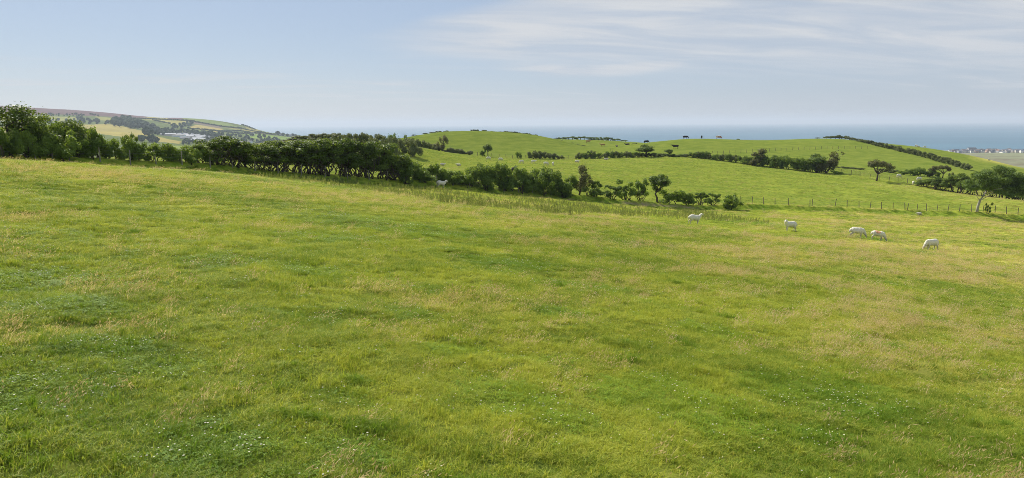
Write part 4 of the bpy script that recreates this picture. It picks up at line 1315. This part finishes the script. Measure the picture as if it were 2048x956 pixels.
mid = [(885, 331, 25, 'lying', 'leftmost pale sheep of the middle field, above the low hedge'), (917, 332, 160, 'lying', 'second sheep from the left in the middle field, half behind the hedge'),
       (977, 320, 185, 'graze', 'pale sheep below the taller round tree of the second fence'), (1001, 322, 20, 'graze', 'small sheep just right of and below the taller round tree'),
       (1043, 327, 200, 'graze', 'sheep below the lone little round bush on the second fence'), (1067, 327, 15, 'level', 'sheep below the left end of the leafy clumps'),
       (1092, 331, -20, 'graze', 'left sheep of the close pair below the leafy clumps'), (1106, 331, 80, 'graze', 'right sheep of the close pair, seen end-on'),
       (1154, 325, 10, 'lying', 'sheep lying just above the russet tree'), (1212, 320, 10, 'lying', 'sheep lying low against the second hedge left of the cattle'),
       (1160, 328, 170, 'lying', 'sheep lying behind the top of the russet tree')]
for x, y, h, ps, lb in mid[:10]:
    animal('sheep', SHEEP[ps], x, y, h, lb, 'sheep', GM, size=1.12)
GR = 'sheep beyond the fences on the right'
for x, y, h, ps, Y, lb in [(1797, 357, 10, 'graze', 190, 'sheep just right of the lone flat crowned tree'), (1838, 361, 190, 'graze', 186, 'sheep left of the thorn row, upper of two'),
                           (1826, 372, 60, 'level', 172, 'sheep left of the thorn row, lower of two'), (1977, 328, 20, 'lying', 292, 'pale sheep alone on the brown slope above the leaning tree'),
                           (1832, 296, 10, 'graze', 312, 'left sheep of the pair on the far slope below the sea'), (1836, 297, 170, 'lying', 311, 'middle sheep of three on the far slope below the sea'),
                           (1849, 298, 190, 'graze', 310, 'right sheep of three on the far slope below the sea')]:
    animal('sheep', SHEEP[ps], x, y, h, lb, 'sheep', GR, Y=Y, size=1.15)
animal('sheep', SHEEP['lying'], 1839, 420, 200, 'sheep lying at the foot of the bank by the near wire fence', 'sheep', GR, Y=116, size=0.85)
GC = 'cattle on the right hill'
for x, y, h, ps, co, Y, lb in [(1371, 280, 8, 'graze', 'black', 309, 'biggest black cow grazing side-on on the skyline'), (1403, 283, 75, 'graze', 'black', 305, 'black cow seen end-on right of the biggest skyline cow'),
                               (1351, 297, 170, 'up', 'black', 268, 'black cow alone below the skyline on the right hill'), (1437, 285, -40, 'graze', 'red', 305, 'red and white cow on the right hill just under the skyline'),
                               (1293, 282, 12, 'graze', 'black', 312, 'black cow at the left shoulder of the right hill'), (1268, 285, 10, 'up', 'black', 330, 'black cow low in the saddle, right one of two'),
                               (1255, 285, 190, 'up', 'black', 345, 'black cow low in the saddle, left one of two'), (1234, 288, 100, 'up', 'black', 330, 'black cow standing end-on beside the far trees'),
                               (1205, 292, 160, 'up', 'tan', 350, 'tan cow in the hollow between the hills'),
                               (1176, 289, 10, 'up', 'tan', 372, 'tan cow farthest left in the hollow between the hills')]:
    animal('cow', COWS[(ps, co)], x, y, h, lb, 'cow', GC, Y=Y)
animal('cow', COWS[('up', 'black')], 1028, 345, 75, 'black cow standing behind the low hedge in the middle field', 'cow', None, Y=140, size=1.12)


# ------------------------------------------------------------------ thistles and grass
def scatter(name, pts, rotz, scl, which, protos, attrs, label, cat, tilt=None):
    me = bpy.data.meshes.new(name)
    n = len(pts)
    me.vertices.add(n); me.vertices.foreach_set('co', np.asarray(pts, np.float32).ravel())

    def put(k, v, ty='FLOAT', dom='POINT'):
        a = me.attributes.new(k, ty, dom)
        a.data.foreach_set('vector' if ty == 'FLOAT_VECTOR' else 'value', np.asarray(v, np.int32 if ty == 'INT' else np.float32).ravel())
    R = np.zeros((n, 3)); R[:, 2] = rotz
    if tilt is not None:
        R[:, :2] = tilt
    put('turn', R, 'FLOAT_VECTOR'); put('size', scl, 'FLOAT_VECTOR') if np.ndim(scl) == 2 else put('size', np.repeat(np.asarray(scl)[:, None], 3, 1), 'FLOAT_VECTOR')
    put('which', which, 'INT')
    for k, v in attrs.items():
        put(k, v)
    o = obj(name, me)
    src = bpy.data.collections.new(name + '_pieces')
    for i, pm in enumerate(protos):
        src.objects.link(bpy.data.objects.new('%s_piece_%02d' % (name, i), pm))
    ng = bpy.data.node_groups.new(name + '_scatter', 'GeometryNodeTree')
    ng.interface.new_socket('Geometry', in_out='INPUT', socket_type='NodeSocketGeometry')
    ng.interface.new_socket('Geometry', in_out='OUTPUT', socket_type='NodeSocketGeometry')
    N = ng.nodes; Lk = ng.links
    gi = N.new('NodeGroupInput'); go = N.new('NodeGroupOutput')
    ci = N.new('GeometryNodeCollectionInfo'); ci.inputs[0].default_value = src; ci.inputs[1].default_value = True; ci.inputs[2].default_value = True
    ip = N.new('GeometryNodeInstanceOnPoints')

    def na(nm, ty):
        q = N.new('GeometryNodeInputNamedAttribute'); q.data_type = ty; q.inputs[0].default_value = nm; return q.outputs[0]
    e2r = N.new('FunctionNodeEulerToRotation')
    Lk.new(na('turn', 'FLOAT_VECTOR'), e2r.inputs[0])
    Lk.new(gi.outputs[0], ip.inputs['Points']); Lk.new(ci.outputs[0], ip.inputs['Instance'])
    ip.inputs['Pick Instance'].default_value = True
    Lk.new(na('which', 'INT'), ip.inputs['Instance Index']); Lk.new(e2r.outputs[0], ip.inputs['Rotation']); Lk.new(na('size', 'FLOAT_VECTOR'), ip.inputs['Scale'])
    Lk.new(ip.outputs[0], go.inputs[0])
    md_ = o.modifiers.new('scatter', 'NODES'); md_.node_group = ng
    tag(o, label, cat, kind='stuff')
    return o


def blades(rs, n, rad, h0, h1, wd, lean=0.35, soft=True, curve=0.5):
    """n grass blades in a round patch: tapered, bent, two segments each"""
    rr = rad * np.sqrt(rs.random(n)) if not soft else np.abs(rs.normal(size=n)) * rad * 0.55
    an = rs.random(n) * 2 * math.pi
    b = np.stack([rr * np.cos(an), rr * np.sin(an), np.full(n, -0.012)], 1)
    # blades grow as tillers: neighbours share height and colour
    cu = np.floor(b[:, 0] / 0.030).astype(np.int64); cv = np.floor(b[:, 1] / 0.030).astype(np.int64); sd0 = int(rs.integers(1, 9999))
    h = (h0 + (h1 - h0) * rs.random(n) ** 1.3) * (0.55 + 0.9 * _h(cu, cv, cu * 0, sd0))
    la = rs.random(n) * 2 * math.pi
    ln = np.abs(rs.normal(size=n)) * lean
    wind = np.array([0.35, -0.1]) * curve                        # everything leans a little downwind, to the right
    D = np.stack([np.cos(la) * ln + wind[0], np.sin(la) * ln + wind[1], np.zeros(n)], 1)
    mid = b + D * (h * 0.4)[:, None] + np.array([0, 0, 1]) * (h * 0.6)[:, None]
    tip = b + D * (h * 1.15)[:, None] + np.array([0, 0, 1]) * h[:, None] * (1 - 0.25 * np.minimum(ln, 1))[:, None]
    fa_ = rs.random(n) * math.pi
    wv = np.stack([np.cos(fa_), np.sin(fa_), np.zeros(n)], 1) * (wd * (0.6 + 0.8 * rs.random(n)))[:, None] * 0.5
    V = np.stack([b - wv, b + wv, mid + wv * 0.8, mid - wv * 0.8, tip], 1).reshape(-1, 3)
    base = np.arange(n)[:, None] * 5
    Fq = (base + np.array([[0, 1, 2, 3]])).tolist(); Ft = (base + np.array([[3, 2, 4]])).tolist()
    rnd = np.repeat(0.68 * _h(cu, cv, cu * 0, sd0 + 5) + 0.32 * rs.random(n), 5)
    hg = np.tile(np.array([0, 0, 0.6, 0.6, 1.0]), n)
    return V, Fq + Ft, rnd, hg, tip


def patch(kind, seed):
    rs = np.random.default_rng(seed)
    V, Fc, rn, hg, mi = [], [], [], [], []
    nn = 0

    def add(v, f, r, h, m):
        nonlocal nn
        V.append(v); Fc.extend([[i + nn for i in q] for q in f]); rn.append(r); hg.append(h); mi.extend([m] * len(f)); nn += len(v)
    if kind == 'short':
        v, f, r, h, _ = blades(rs, 230, 0.17, 0.03, 0.075, 0.0050, 0.85); add(v, f, r, h, 0)
    elif kind == 'dense':
        v, f, r, h, _ = blades(rs, 230, 0.15, 0.04, 0.11, 0.0052, 0.65); add(v, f, r, h, 0)
    elif kind == 'seed':
        v, f, r, h, _ = blades(rs, 150, 0.17, 0.03, 0.09, 0.0048, 0.7); add(v, f, r, h, 0)
        v, f, r, h, tip = blades(rs, 26, 0.20, 0.14, 0.27, 0.0026, 0.30, curve=0.9); add(v, f, r, h, 1)
        for tp in tip:                               # loose seed heads
            a = rs.normal(size=3) * 0.35 + np.array([0.45, -0.1, 0.9]); a /= np.linalg.norm(a); u = np.cross(a, rs.normal(size=3)); u /= np.linalg.norm(u)
            L_ = 0.035 + 0.03 * rs.random(); w_ = 0.0055
            for uu in (u, np.cross(a, u)):
                q = np.array([tp - a * L_ * 0.2, tp + a * L_ * 0.4 + uu * w_, tp + a * L_, tp + a * L_ * 0.4 - uu * w_])
                add(q, [[0, 1, 2, 3]], np.full(4, rs.random()), np.ones(4), 1)
    elif kind in ('clover', 'flower'):
        n = 46
        for _ in range(n):
            rr = abs(rs.normal()) * 0.10; an = rs.random() * 6.28; z = 0.02 + 0.04 * rs.random()
            c = np.array([rr * math.cos(an), rr * math.sin(an), z]); s_ = 0.007 + 0.005 * rs.random(); ro = rs.random() * 6.28
            tl = rs.normal(size=2) * 0.35
            for j in range(3):
                a0 = ro + j * 2.094
                q = []
                for da, rad in ((0, 0.1), (-0.55, 1.15), (0, 1.5), (0.55, 1.15)):
                    x_ = math.cos(a0 + da) * rad * s_; y_ = math.sin(a0 + da) * rad * s_
                    q.append(c + np.array([x_, y_, x_ * tl[0] + y_ * tl[1]]))
                add(np.array(q), [[0, 1, 2, 3]], np.full(4, rs.random()), np.ones(4), 2)
        v, f, r, h, _ = blades(rs, 110, 0.16, 0.03, 0.08, 0.0046, 0.7); add(v, f, r, h, 0)
        if kind == 'flower':
            for _ in range(rs.integers(2, 6)):
                rr = abs(rs.normal()) * 0.12; an = rs.random() * 6.28; z = 0.085 + 0.04 * rs.random()
                c = np.array([rr * math.cos(an), rr * math.sin(an), z])
                q = _ico * (0.0060 + 0.0040 * rs.random()) * np.array([1, 1, 0.85]) * (0.9 + 0.2 * rs.random((12, 1))) + c
                add(q, [list(f_) for f_ in _icof], np.full(12, rs.random()), np.ones(12), 3)
                add(np.array([[c[0] - .0012, c[1], 0], [c[0] + .0012, c[1], 0], [c[0] + .001, c[1], z], [c[0] - .001, c[1], z]]), [[0, 1, 2, 3]], np.full(4, .5), np.ones(4), 2)
    return mesh('patch_' + kind, np.concatenate(V), Fc, [m_blade, m_seed, m_clover, m_flower], {'rnd': np.concatenate(rn), 'hgt': np.concatenate(hg)}, False, mi)


KIND_N = [('short', 4), ('dense', 3), ('seed', 4), ('clover', 3), ('flower', 4)]
protos, first = [], {}
for kd, n in KIND_N:
    first[kd] = len(protos)
    for i in range(n):
        protos.append(patch(kd, 900 + 13 * i + len(protos)))


def wedge(n, r0, r1, half=44.0):
    r = np.sqrt(rng.random(n) * (r1 * r1 - r0 * r0) + r0 * r0)
    a = np.radians((rng.random(n) * 2 - 1) * half)
    return r * np.sin(a), r * np.cos(a)


def grass_band(name, r0, r1, dens, size, label, near_side=True, tall=1.0):
    area = math.radians(88) / 2 * (r1 * r1 - r0 * r0)
    x, y = wedge(int(area * dens), r0, r1)
    d, s = poly_dist(x, y, hedge_w)
    keep = (s < 0) if near_side else (s > 0)
    x, y = x[keep], y[keep]
    dry, clo, lush, so = masks(x, y)
    keep = so < 0.55
    x, y, dry, clo, lush = x[keep], y[keep], dry[keep], clo[keep], lush[keep]
    n = len(x)
    z = ground_z(x, y)
    u = rng.random(n); v = rng.random(n)
    wh = np.where(u < 0.25, first['dense'] + rng.integers(0, 3, n), first['short'] + rng.integers(0, 4, n))
    isd = v < 0.012 + dry * 0.28
    wh = np.where(isd, first['seed'] + rng.integers(0, 4, n), wh)
    isc = rng.random(n) < clo * 0.55
    fl = (poly_dist(x, y, hedge_w)[0] > 5) & (rng.random(n) < 0.62 * sstep(fbm(x / 1.1, y / 1.1, 88, 2), 0.28, 0.56))
    wh = np.where(isc, np.where(fl, first['flower'] + rng.integers(0, 4, n), first['clover'] + rng.integers(0, 3, n)), wh)
    stray = (~isc) & (rng.random(n) < 0.03 * (np.hypot(x, y) < 30))
    wh = np.where(stray, first['flower'] + rng.integers(0, 4, n), wh)
    tone = np.clip(0.5 + 2.6 * (0.6 * fbm(x / 4.5, y / 4.5, 21, 3) + 0.4 * fbm(x / 0.6, y / 0.6, 22, 2) - 0.5), 0, 1)
    # rank dark tufts, knee of the turf, stand here and there
    spot = sstep(vnoise(x / 0.55, y / 0.42, 205), 0.90, 0.97) * sstep(fbm(x / 4, y / 4, 206, 2), 0.40, 0.55) * (np.hypot(x, y) < 60)
    clo = np.maximum(clo, spot); tone = tone * (1 - 0.9 * spot); dry = dry * (1 - spot)
    wh = np.where(spot > 0.5, first['dense'] + rng.integers(0, 3, n), wh)
    # lush tufts stand in clumps
    tuft = sstep(fbm(x / 0.9, y / 0.9, 83, 3), 0.56, 0.72)
    hs = (0.75 + 0.5 * rng.random(n)) * (1 + 0.5 * tuft * (~isc) * (~isd))
    hs = np.where(isc, hs * 0.8, hs) * (1 + 0.25 * spot)
    S = np.stack([size * (0.85 + 0.3 * rng.random(n))] * 2 + [tall * hs], 1)
    scatter(name, np.stack([x, y, z], 1), rng.normal(size=n) * 0.6 + np.where(rng.random(n) < 0.5, 0.0, 0.4), S, wh, protos, {'dry': dry, 'clover': clo, 'lush': lush, 'tone': tone}, label, 'grass')


grass_band('grass', 3.0, 12, 75, 1.0, 'short green pasture grass and clover in the foreground', tall=0.62)
grass_band('grass', 12, 27, 34, 1.25, 'pasture grass with dry seed heads in the middle of the near field', tall=0.72)
grass_band('grass', 27, 56, 9, 2.2, 'streaky green and straw coloured grass farther down the near field', tall=0.8)
grass_band('grass', 56, 152, 2.8, 3.2, 'dry seeding grass at the far side of the near field', tall=0.85)
grass_band('grass', 60, 235, 1.6, 2.8, 'cropped grass of the middle field behind the hedge', False, 0.55)


def thistle(seed):
    rs = np.random.default_rng(seed)
    g = Geo()
    h = 0.85
    g.tube([(0, 0, -0.05), (0.01, 0, h * 0.5), (0.02, 0.01, h)], [0.010, 0.008, 0.005], 5, 0.5)
    for i in range(34):
        z = h * (0.06 + 0.9 * i / 34); an = i * 2.4 + rs.normal() * 0.3
        L_ = (0.17 - 0.10 * i / 34) * (0.8 + 0.4 * rs.random())
        dr = np.array([math.cos(an), math.sin(an), 0.0]); sd_ = np.array([-math.sin(an), math.cos(an), 0])
        b = np.array([0.012 * i / 34, 0, z]); m_ = b + dr * L_ * 0.55 + np.array([0, 0, 0.06]); e = b + dr * L_ + np.array([0, 0, 0.03 - 0.05 * rs.random()])
        w_ = 0.024
        g.add([b - sd_ * 0.006, b + sd_ * 0.006, m_ + sd_ * w_, e, m_ - sd_ * w_], [(0, 1, 2, 3, 4)], rs.random())
    for j in range(5):
        c = np.array([rs.normal() * 0.05, rs.normal() * 0.05, h * (0.93 + 0.12 * rs.random())])
        g.add(_ico * 0.018 + c, _icof, 0.35 + 0.6 * rs.random())
    return g.mesh('thistle', [m_thistle])


THISTLE = [thistle(60 + i) for i in range(4)]
TH_POLY = [(500, 349), (600, 357), (700, 366), (880, 378), (1000, 392), (1140, 404), (1240, 414), (1330, 420), (1420, 428), (1500, 438), (1545, 447), (1480, 446), (1400, 443), (1290, 438),
           (1200, 432), (1080, 429), (960, 417), (900, 408), (850, 398), (760, 386), (640, 371), (540, 357)]
nx = 60000
tx = rng.uniform(-45, 62, nx); ty = rng.uniform(52, 106, nx)
tz = tps(tx, ty)
qx, qy, _ = project(np.stack([tx, ty, tz], -1))
q1 = fbm(tx / 6, ty / 6, 44, 3)
dn = sstep(q1, 0.30, 0.55)
keep = in_poly(qx + 30 * (fbm(tx / 5, ty / 5, 45, 2) - 0.5), qy + 14 * (fbm(tx / 4, ty / 4, 46, 3) - 0.5), TH_POLY) & (rng.random(nx) < 0.36 * dn + 0.04) & (poly_dist(tx, ty, hedge_w)[1] < 0)
tx, ty = tx[keep], ty[keep]
n = len(tx)
tz = ground_z(tx, ty)
# the ones that stand out nearest to the viewer are plants of their own, the rest is one mass
qx, qy, _ = project(np.stack([tx, ty, tz], -1))
solo = np.argsort(np.hypot(tx, ty))[:40]
solo = solo[np.argsort(qx[solo])]
rest = np.setdiff1d(np.arange(n), solo)
scatter('thistles', np.stack([tx, ty, tz], 1)[rest], rng.random(len(rest)) * 6.28, 0.22 + 0.48 * rng.random(len(rest)) ** 1.6, rng.integers(0, 4, len(rest)), THISTLE, {}, 'dense belt of standing thistles along the near hedge', 'thistles',
        rng.normal(size=(len(rest), 2)) * 0.2)
for i, k in enumerate(solo):
    o = obj('thistle', THISTLE[i % 4], None, (tx[k], ty[k], tz[k]), (random.gauss(0, .06), random.gauss(0.04, .06), random.random() * 6), random.uniform(0.6, 0.95))
    tag(o, 'single thistle at the near edge of the thistle belt, {} from the left'.format(ORD[i]), 'thistle', 'thistles at the near edge of the belt')

# ------------------------------------------------------------------ far woods, hedgerows and buildings
m_wood = simple('far_foliage', (0.050, 0.075, 0.030), 0.95, 0.55, 0.2, 0.05)


def blob(rs, c, rx, h):
    """a far tree: an uneven many-faced crown on a short bole"""
    d = _SPH * (0.72 + 0.5 * rs.random((len(_SPH), 1)))
    v = d * np.array([rx, rx, h * 0.46]) + np.array([0, 0, h * 0.55])
    return v + np.asarray(c)


_bm = bmesh.new(); bmesh.ops.create_icosphere(_bm, subdivisions=2, radius=1.0)
_SPH = np.array([v_.co[:] for v_ in _bm.verts]); _SPHF = [[v_.index for v_ in f_.verts] for f_ in _bm.faces]; _bm.free()
far_rs = np.random.default_rng(77)


def far_grid_hits(pixels):
    """drop many photo points on to the far slope at once"""
    res = []
    for a, b in pixels:
        res.append(far_hit(a, b))
    return res


def wood(name, poly, count, hmin, hmax, label):
    xs = [p_[0] for p_ in poly]; ys = [p_[1] for p_ in poly]
    px = far_rs.uniform(min(xs), max(xs), count * 6); py = far_rs.uniform(min(ys), max(ys), count * 6)
    k_ = in_poly(px, py, poly)
    pts = np.stack([px, py], 1)[k_][:count]
    g = Geo()
    for p in far_grid_hits(pts):
        h = far_rs.uniform(hmin, hmax)
        g.add(blob(far_rs, p, h * far_rs.uniform(0.32, 0.55), h), _SPHF, far_rs.random())
    tag(obj(name, g.mesh(name, [m_wood])), label, 'wood', kind='stuff')


wood('far_wood', [(222, 248), (242, 246), (300, 252), (322, 262), (340, 262), (400, 268), (430, 272), (470, 276), (440, 279), (400, 275), (335, 272), (306, 270), (296, 264), (285, 260), (222, 252)], 170, 9, 17,
     'dark plantation wood running down the far slope to the valley town')
wood('far_wood', [(225, 245), (243, 241), (262, 243), (292, 249), (290, 257), (262, 252), (225, 250)], 46, 15, 24, 'tall trees of the plantation seen above the tan field')
wood('far_wood', [(86, 240), (150, 240), (160, 236), (204, 242), (225, 244), (225, 250), (150, 250), (86, 250)], 60, 7, 13, 'bluish wood across the far slope left of the plantation')
wood('far_wood', [(334, 252), (362, 250), (380, 244), (390, 248), (372, 256), (350, 258)], 34, 8, 13, 'narrow strip of far trees climbing between two tan fields')
wood('far_wood', [(365, 262), (430, 266), (520, 272), (560, 282), (600, 285), (560, 292), (480, 291), (440, 286), (362, 290), (362, 286), (420, 283)], 190, 6, 12, 'broad belt of trees along the valley floor by the far town')
wood('far_wood', [(80, 228), (200, 229), (200, 233), (80, 232)], 40, 5, 9, 'thin line of trees under the purple heather')
HR = [([(372, 241), (446, 254), (484, 258), (523, 266)], 'upper'), ([(306, 241), (340, 248)], 'short'), ([(262, 237), (376, 242)], 'top'), ([(440, 263), (480, 262), (500, 266)], 'lower'), ([(484, 268), (523, 267), (550, 270)], 'coast'),
      ([(376, 257), (417, 261), (441, 264), (480, 267)], 'tan field'), ([(484, 250), (512, 260)], 'steep')]
for pl, nm in HR:
    g = Geo()
    P_ = np.array(pl, float)
    seg = np.concatenate([[0], np.cumsum(np.hypot(*np.diff(P_, axis=0).T))])
    for s_ in np.arange(0, seg[-1], 2.0):
        p = far_hit(np.interp(s_, seg, P_[:, 0]), np.interp(s_, seg, P_[:, 1]))
        h = far_rs.uniform(3.5, 7)
        g.add(blob(far_rs, p, far_rs.uniform(3, 5), h), _SPHF, far_rs.random())
    tag(obj('hedgerow', g.mesh('hedgerow', [m_wood])), 'far %s hedgerow between fields on the ridge' % nm, 'hedgerow', 'far hedgerows on the ridge', kind='stuff')
for i, (x, y, h) in enumerate([(296, 272, 22), (284, 284, 15), (304, 285, 17), (313, 285, 12), (556, 270, 15), (567, 272, 12), (575, 273, 11), (586, 274, 13), (592, 275, 12)]):
    g = Geo()
    p = far_hit(x, y)
    for j in range(7):
        an = j * 0.9; rr = 0 if j == 0 else h * 0.28
        g.add(blob(far_rs, (rr * math.cos(an), rr * math.sin(an), h * 0.12 * (j % 3)), h * 0.34, h * 0.75), _SPHF, far_rs.random())
    g.tube([(0, 0, -1), (0, 0, h * 0.4)], [0.6, 0.4], 6)
    o = obj('far_tree', g.mesh('far_tree', [m_wood]), None, p)
    tag(o, ['big lone round tree in the far tan field', 'left tree of the pair at the bottom of the far tan field', 'right tree of the pair at the bottom of the far tan field', 'small tree beside the far tan field pair',
            'first headland tree from the left against the sea', 'second headland tree from the left against the sea', 'third headland tree from the left against the sea', 'fourth headland tree from the left against the sea', 'last headland tree against the sea'][i], 'tree', 'far single trees')

WALLC = [simple('wall_%d' % i, c, 0.9, 0.08, 0.3) for i, c in enumerate([(0.80, 0.79, 0.75), (0.72, 0.68, 0.60), (0.50, 0.47, 0.44), (0.36, 0.37, 0.40), (0.55, 0.38, 0.30), (0.62, 0.70, 0.74)])]
ROOFC = [simple('roof_%d' % i, c, 0.8, 0.15, 0.4) for i, c in enumerate([(0.11, 0.115, 0.13), (0.17, 0.16, 0.17), (0.24, 0.15, 0.12), (0.20, 0.22, 0.26), (0.34, 0.36, 0.40)])]
m_pane = simple('window_glass', (0.04, 0.05, 0.06), 0.15, 0.2, 1.0, 0.5)


def house(name, p, wdt, dep, hgt, rise, rot, wm, rm, label, group, storeys=2, wins=True, chim=True):
    o = bpy.data.objects.new(name, None); COL.objects.link(o)
    o.location = [float(v) for v in p]; o.rotation_euler = (0, 0, rot)
    g = Geo(); g.box((0, 0, hgt / 2 - 0.6), (wdt, dep, hgt + 1.2))
    e = dep / 2
    g.add([(-wdt / 2, -e, hgt), (-wdt / 2, e, hgt), (-wdt / 2, 0, hgt + rise), (wdt / 2, -e, hgt), (wdt / 2, e, hgt), (wdt / 2, 0, hgt + rise)], [(0, 2, 1), (3, 4, 5)])
    obj('wall', g.mesh('house_wall', [wm]), o)
    ov = 0.35; th = 0.18
    g = Geo()
    w2, e2 = wdt / 2 + ov, e + ov
    dz = -rise * ov / e + 0.03
    v = [(-w2, -e2, hgt + dz), (w2, -e2, hgt + dz), (w2, 0, hgt + rise + 0.03), (-w2, 0, hgt + rise + 0.03), (-w2, e2, hgt + dz), (w2, e2, hgt + dz)]
    v += [(a, b, c + th) for a, b, c in v]
    g.add(v, [(6, 7, 8, 9), (9, 8, 11, 10), (0, 3, 2, 1), (3, 4, 5, 2), (0, 1, 7, 6), (4, 10, 11, 5), (0, 6, 9, 3), (3, 9, 10, 4), (1, 2, 8, 7), (2, 5, 11, 8)])
    rf = obj('roof', g.mesh('house_roof', [rm]), o)
    if chim:
        g = Geo(); g.box((wdt * 0.36, 0, hgt + rise + 0.5), (0.9, 0.7, 1.6)); obj('chimney', g.mesh('chimney', [WALLC[2]]), rf)
    if wins:
        g = Geo(); g.box((0, 0, 0), (1.3, 0.12, 1.4)); wme = g.mesh('window', [m_pane])
        nwin = max(2, int(wdt / 3.2))
        for s_ in range(storeys):
            for i in range(nwin):
                x = -wdt / 2 + wdt * (i + 0.5) / nwin
                if s_ == 0 and i == nwin // 2:
                    continue
                obj('window', wme, o, (x, -dep / 2 - 0.02, 1.6 + 2.7 * s_))
        g = Geo(); g.box((-wdt / 2 + wdt * (nwin // 2 + 0.5) / nwin, -dep / 2 - 0.02, 1.05), (1.1, 0.12, 2.1)); obj('door', g.mesh('door', [ROOFC[0]]), o)
    tag(o, label, 'house' if name == 'house' else 'building', group)
    return o


# seaside town: a long strip of houses behind the beach
hrs = random.Random(11)
spots = []
for i in range(66):
    px = 1900 + i * 2.4 + hrs.uniform(-0.8, 0.8)
    spots.append((px, hrs.choice([1875, 1895, 1915, 1935, 1955]) + hrs.uniform(-6, 6)))
for i, (px, Y) in enumerate(spots):
    X = (px - CX) / F_PX * Y * 1.0
    q = at_depth(px, 300, Y)
    ci_ = hrs.choice([0, 0, 1, 1, 2, 2, 3, 3, 4, 5]); ri = hrs.choice([0, 0, 1, 1, 2, 3])
    two = hrs.random() < 0.6
    cw = ['white', 'cream', 'stone grey', 'slate grey', 'brick', 'pale blue'][ci_]; cr = ['dark slate', 'grey', 'red-brown', 'pale grey', 'white'][ri]
    house('house', (q[0], Y, 2.6), hrs.uniform(7.5, 12), hrs.uniform(6.5, 8.5), 5.4 if two else 3.2, hrs.uniform(2.0, 3.0), hrs.choice([0, 0, math.pi / 2, 0.3, -0.3]), WALLC[ci_], ROOFC[ri],
          '%s house with %s roof, %s from the left in the seaside town' % (cw, cr, ORD[i]) if i < 65 else '%s house with %s roof at the right end of the seaside town' % (cw, cr), 'houses of the seaside town', 2 if two else 1, True, hrs.random() < 0.6)
q = at_depth(1944, 300, 1930)
house('hotel', (q[0], 1932, 2.6), 22, 11, 9.0, 3.6, 0.0, WALLC[3], ROOFC[0], 'tall dark slate-grey terrace block in the middle of the seaside town', None, 3)
for i, (x, wdt) in enumerate([(1876, 12), (1882, 10), (1888, 10), (1900, 16)]):
    q = at_depth(x, 300, 2010 - i * 14)
    house('chalet', (q[0], 2006 - i * 16, 2.4), wdt, 5, 2.6, 0.9, 0.0, WALLC[0], ROOFC[4], 'white beach chalet by the water, %s from the left' % ORD[i], 'white beach chalets', 1, True, False)
# sheds and houses of the valley town on the left
SH = [(338, 272, 46, 16, 6, 4), (349, 271.5, 50, 18, 6, 3), (360, 271, 38, 16, 6, 3), (366, 275, 36, 18, 7, 4), (358, 274.5, 32, 14, 5, 1), (375, 273, 34, 18, 7, 3), (379, 276, 28, 14, 6, 4), (389, 274, 36, 20, 7, 3), (398, 276, 40, 20, 6, 3),
      (393, 279, 30, 14, 5, 4), (408, 277.5, 38, 18, 6, 3), (400, 281.5, 32, 14, 5, 4), (411, 274, 32, 14, 6, 3), (372, 279, 26, 12, 5, 3), (394, 283.5, 24, 12, 5, 4)]
for i, (x, y, wdt, dp, hh, ri) in enumerate(sorted(SH)):
    p = far_hit(x, y)
    house('shed', p, wdt, dp, hh, 2.2, hrs.uniform(-0.15, 0.15), WALLC[hrs.choice([2, 2, 5])], ROOFC[ri], '%s roofed industrial shed in the valley town, %s shed from the left' % (['dark', 'grey', 'brown', 'pale grey', 'white'][ri], ORD[i]),
          'sheds of the valley town', 1, False, False)
for i, (x, y) in enumerate(sorted([(386, 271), (424, 279), (432, 278), (440, 281), (449, 283), (405, 285), (414, 286), (428, 286), (458, 285), (486, 288), (500, 287), (505, 270), (562, 271), (580, 273)])):
    p = far_hit(x, y)
    ci_ = hrs.choice([0, 0, 1, 5]); cw = ['white', 'cream', '', '', '', 'pale blue'][ci_]
    house('house', p, hrs.uniform(10, 15), 8, 5.4, 2.6, hrs.uniform(-0.4, 0.4), WALLC[ci_], ROOFC[hrs.choice([0, 1])], '%s house among the trees of the valley town, %s house from the left' % (cw, ORD[i]), 'houses of the valley town', 2, True, True)

# ------------------------------------------------------------------ haze: the sea air between here and the horizon
m_haze, t = new_mat('haze_air')
pvn = t.n('ShaderNodeVolumePrincipled', {'Color': (0.72, 0.83, 0.98, 1.0), 'Density': 0.000090, 'Anisotropy': 0.1})
out(t, None, pvn.outputs[0])
g = Geo()
HB0, HB1 = np.array([-44000, -3200, -16.0]), np.array([44000, 36500, 225.0])
g.box((HB0 + HB1) / 2, HB1 - HB0)
tag(obj('haze', g.mesh('haze', [m_haze])), 'thin pale sea haze lying over land and water', 'haze', kind='stuff')
